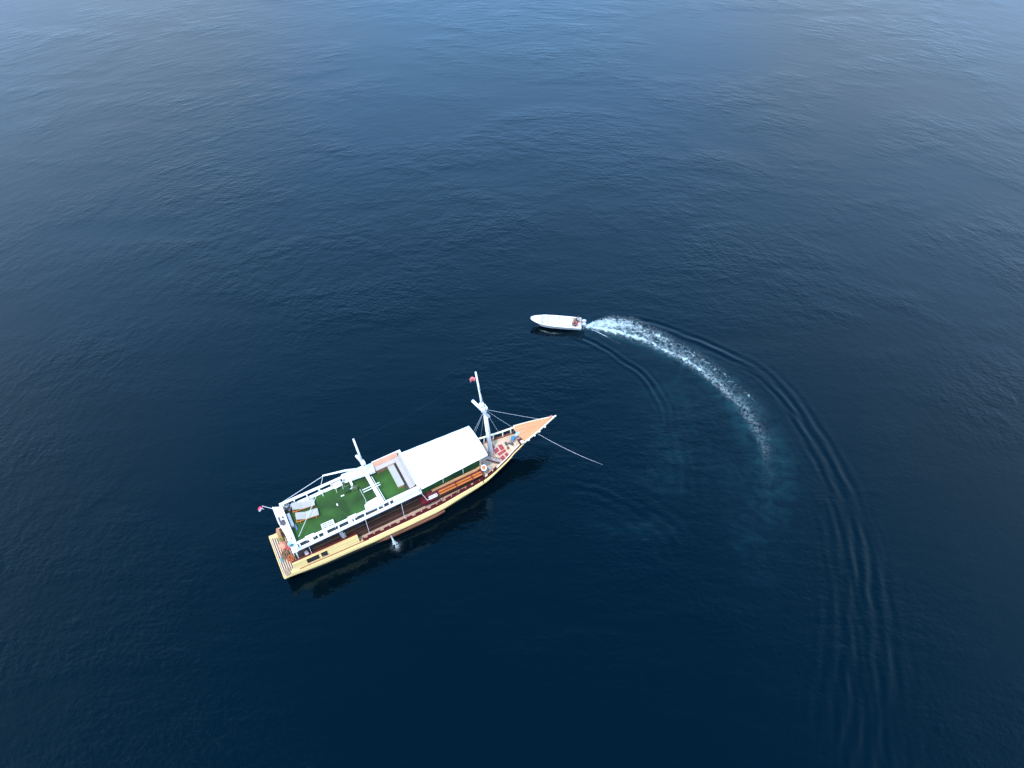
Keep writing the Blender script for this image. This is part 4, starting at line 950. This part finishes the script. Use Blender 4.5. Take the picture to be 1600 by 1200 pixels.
# ------------------------------------------------------------------ water jet from the hull
root_l = SM @ Vector((6.95, -2.36, .80))
mb = MB(); out = (SM.to_3x3() @ Vector((.12, -1, 0))).normalized()
pts = []; rr = []
for i in range(10):
    t_ = i / 9; pts.append((out * (.42 * t_)) + Vector((0, 0, -.80 * t_ * t_))); rr.append(.025 + .09 * t_ ** 1.3)
mb.tube(pts, rr, 10)
for k in range(18):
    a_ = random.uniform(0, 6.28); r_ = random.uniform(.02, .26)
    mb.blob((out.x * .52 + r_ * math.cos(a_), out.y * .52 + r_ * math.sin(a_), -.77 + random.uniform(0, .14) * (1 - r_)), (random.uniform(.03, .075),) * 2 + (random.uniform(.02, .06),), k, 1, .35)
jm = mat('white_falling_water', (.50, .57, .62), .5, .15, 9, .03)
o = mb.build('water_jet', jm, None, smooth=True); o.location = root_l
tag(o, 'white jet of water splashing from the ship side below the cream band', 'water jet')
n_ = 30; g1 = np.linspace(-.9, .9, n_); gx_, gy_ = np.meshgrid(g1, g1)
cc = root_l + out * .78
P_ = np.stack([gx_ + cc.x, gy_ + cc.y], -1); rr_ = np.hypot(gx_, gy_)
de = np.clip(.62 * np.exp(-(rr_ / .38) ** 2), 0, 1)
o = strip('splash_foam', P_, de, .40 * np.exp(-(rr_ / .34) ** 2) * np.clip((.9 - rr_) * 4, 0, 1), .02 * de, FOAM)
tag(o, 'patch of splashed foam where the water jet meets the sea', 'foam', kind='stuff')

# ------------------------------------------------------------------ speedboat
SBM = Matrix.Translation((7.45, 52.10, .12)) @ Matrix.Rotation(R(176.5), 4, 'Z') @ Matrix.Rotation(R(-2.5), 4, 'Y')
sb = bpy.data.objects.new('speedboat', None); C.objects.link(sb); sb.matrix_world = SBM
tag(sb, 'small open white speedboat turning ahead of its curved foam wake', 'speedboat')
def hw(x): return I(x, [0, 1.5, 3, 4, 4.8, 5.25, 5.5], [.80, .86, .85, .77, .56, .37, .14])
def sh(x): return I(x, [0, 3, 4.5, 5.5], [.44, .46, .52, .60])
sxs = list(np.linspace(0, 5.5, 26))
mb = MB(); k = 8; vs = []
for x_ in sxs:
    w_, s_ = hw(x_), sh(x_); kz = I(x_, [0, 3.5, 4.8, 5.5], [-.12, -.1, .15, .7])
    prof = [(0, kz), (w_ * .78, kz * .4 + .06 if x_ < 4.6 else (kz + s_) / 2), (w_ * .92, (s_ + .1) * .6 if x_ < 4.6 else (kz + 2 * s_) / 3), (w_, s_), (w_ - .10 if w_ > .2 else w_ * .5, s_ + .01), (w_ - .13 if w_ > .2 else w_ * .4, .22 if x_ < 4.4 else s_ - .05), (0, .20 if x_ < 4.4 else s_ - .03)]
    k = len(prof)
    vs += [(x_, y_, z_) for y_, z_ in prof] + [(x_, -y_, z_) for y_, z_ in prof[::-1]]
K = 2 * k
fs = [(i * K + j, (i + 1) * K + j, (i + 1) * K + (j + 1) % K, i * K + (j + 1) % K) for i in range(25) for j in range(K)] + [tuple(range(K))]
mb.add(vs, fs); mb.build('boat_hull', GEL, sb, smooth=False)
mb = MB()
for sd in (-1, 1):
    pts = [(x_, sd * (hw(x_) - .05), sh(x_) + .03) for x_ in sxs]; mb.tube(pts, .045, 8)
mb.build('gunwale', WHITE, sb, smooth=True)
for x_, w_ in ((.95, .28), (2.5, .26), (3.7, .3)):
    m2 = MB(); m2.cbox(x_, x_ + w_, -hw(x_) + .12, hw(x_) - .12, .34, .39, .015); m2.build('bench_seat', GEL, sb)
mb = MB(); mb.cbox(.0, .06, -.78, .78, .2, .5, .01); mb.box(.06, .34, -.66, .66, .2, .32); mb.build('transom', GEL, sb)
for x0, x1, y_ in ((3.3, 3.9, .5), (1.3, 1.75, .55), (2.5, 3.0, .57)):
    m2 = MB(); m2.tube([(x0, y_, .27), (x1, y_ - .05, .27)], .035, 6); m2.build('paddle', mat('grey_brown_wood', (.22, .2, .18), .6), sb)
mb = MB(); mb.torus((5.3, 0, .80), .05, .018, 12, 6); mb.build('bow_eye', GREY, sb)
for y_ in (-.18, .30):
    mb = MB(); mb.blob((-.26, y_, .66), (.26, .17, .20), 50 + int(y_ * 10), 3, .04)
    eng = mb.build('outboard_motor', ENG, sb, smooth=True)
    mb = MB(); mb.tube([(-.22, y_, .55), (-.28, y_, -.25)], [.09, .06], 8); mb.box(-.16, .02, y_ - .06, y_ + .06, .42, .56); mb.build('motor_leg', GREY, eng)

# people in the boat
def skin(name, verts, edges, rad, material, parent, root=0, levels=2):
    me = bpy.data.meshes.new(name); me.from_pydata(verts, edges, []); me.materials.append(material)
    o = bpy.data.objects.new(name, me); C.objects.link(o); o.parent = parent
    md = o.modifiers.new('skin', 'SKIN'); md.use_smooth_shade = True
    sv = me.skin_vertices[0].data
    for i, r in enumerate(rad): sv[i].radius = (r, r) if not isinstance(r, tuple) else r
    sv[root].use_root = True
    s_ = o.modifiers.new('sub', 'SUBSURF'); s_.levels = levels; s_.render_levels = levels
    return o
def person(loc, rz, label, shirt, reach):
    """seated figure, facing +x, hips at z = 0 of the seat"""
    root = bpy.data.objects.new('person', None); C.objects.link(root)
    root.matrix_world = SBM @ Matrix.Translation(loc) @ Matrix.Rotation(rz, 4, 'Z'); tag(root, label, 'person', 'people in the speedboat')
    V = [(0, 0, .10), (.02, 0, .28), (.05, 0, .46), (.07, 0, .54), (.09, 0, .60), (.10, 0, .70)]; E_ = [(0, 1), (1, 2), (2, 3), (3, 4), (4, 5)]; Rd = [(.15, .13), (.13, .12), (.14, .12), (.06, .06), (.085, .08), (.095, .09)]
    for s_ in (-1, 1):
        b_ = len(V); hx, hy, hz_ = (.38, .20 * s_, .22) if not (reach and s_ == reach) else (-.30, .32 * s_, .30)
        ex, ey, ez = (.10, .27 * s_, .24) if not (reach and s_ == reach) else (-.08, .36 * s_, .28)
        V += [(.05, .18 * s_, .46), (ex, ey, ez), (hx, hy, hz_), (hx + (.07 if hx > 0 else -.07), hy, hz_ - .01)]; E_ += [(2, b_), (b_, b_ + 1), (b_ + 1, b_ + 2), (b_ + 2, b_ + 3)]; Rd += [.055, .042, .030, .036]
        for k_ in range(4):
            f_ = len(V); dx_ = .07 if hx > 0 else -.07
            V += [(hx + dx_ * 1.6, hy + (k_ - 1.5) * .02, hz_ - .015), (hx + dx_ * (2.0 + .1 * (k_ in (1, 2))), hy + (k_ - 1.5) * .022, hz_ - .04)]; E_ += [(b_ + 3, f_), (f_, f_ + 1)]; Rd += [.009, .008]
        f_ = len(V); V += [(hx + (.05 if hx > 0 else -.05), hy - .045 * s_, hz_ - .03)]; E_ += [(b_ + 3, f_)]; Rd += [.010]
        b_ = len(V); V += [(.10, .10 * s_, .07), (.46, .14 * s_, .12), (.50, .14 * s_, -.15), (.60, .15 * s_, -.17)]; E_ += [(0, b_), (b_, b_ + 1), (b_ + 1, b_ + 2), (b_ + 2, b_ + 3)]; Rd += [.085, .062, .040, .035]
    skin('body', V, E_, Rd, SKIN, root)
    Vs = [(0, 0, .08), (.02, 0, .28), (.05, 0, .45), (.06, 0, .50)]; Es = [(0, 1), (1, 2), (2, 3)]; Rs = [(.165, .145), (.155, .135), (.16, .14), (.08, .08)]
    for s_ in (-1, 1):
        b_ = len(Vs); Vs += [(.05, .19 * s_, .46), (.08 if not reach == s_ else -.03, .27 * s_, .33)]; Es += [(2, b_), (b_, b_ + 1)]; Rs += [.072, .062]
    skin('shirt', Vs, Es, Rs, shirt, root)
    Vp = [(0, 0, .06)]; Ep = []; Rp = [.165]
    for s_ in (-1, 1): b_ = len(Vp); Vp += [(.12, .10 * s_, .07), (.38, .135 * s_, .11)]; Ep += [(0, b_), (b_, b_ + 1)]; Rp += [.10, .085]
    skin('shorts', Vp, Ep, Rp, SHORTS, root)
    MB().blob((.085, 0, .725), (.105, .095, .09), 3, 3, .05).build('hair', HAIR, root, smooth=True)
    f = MB()
    for s_ in (-1, 1): f.blob((.185, .035 * s_, .70), (.012, .014, .009), 1, 1, 0)
    f.build('eyes', BLACK, root)
    f = MB(); f.blob((.20, 0, .675), (.02, .014, .02), 1, 1, 0)
    for s_ in (-1, 1): f.blob((.10, .095 * s_, .68), (.02, .012, .03), 1, 1, 0)
    f.build('nose_and_ears', SKIN, root)
    return root
person((.30, -.42, .34), R(8), 'person in a pale blue shirt seated at the stern beside the outboard motor', SHIRTB, 1)
person((.52, .18, .34), R(-5), 'person in a red shirt seated in the stern of the speedboat', SHIRTR, 0)
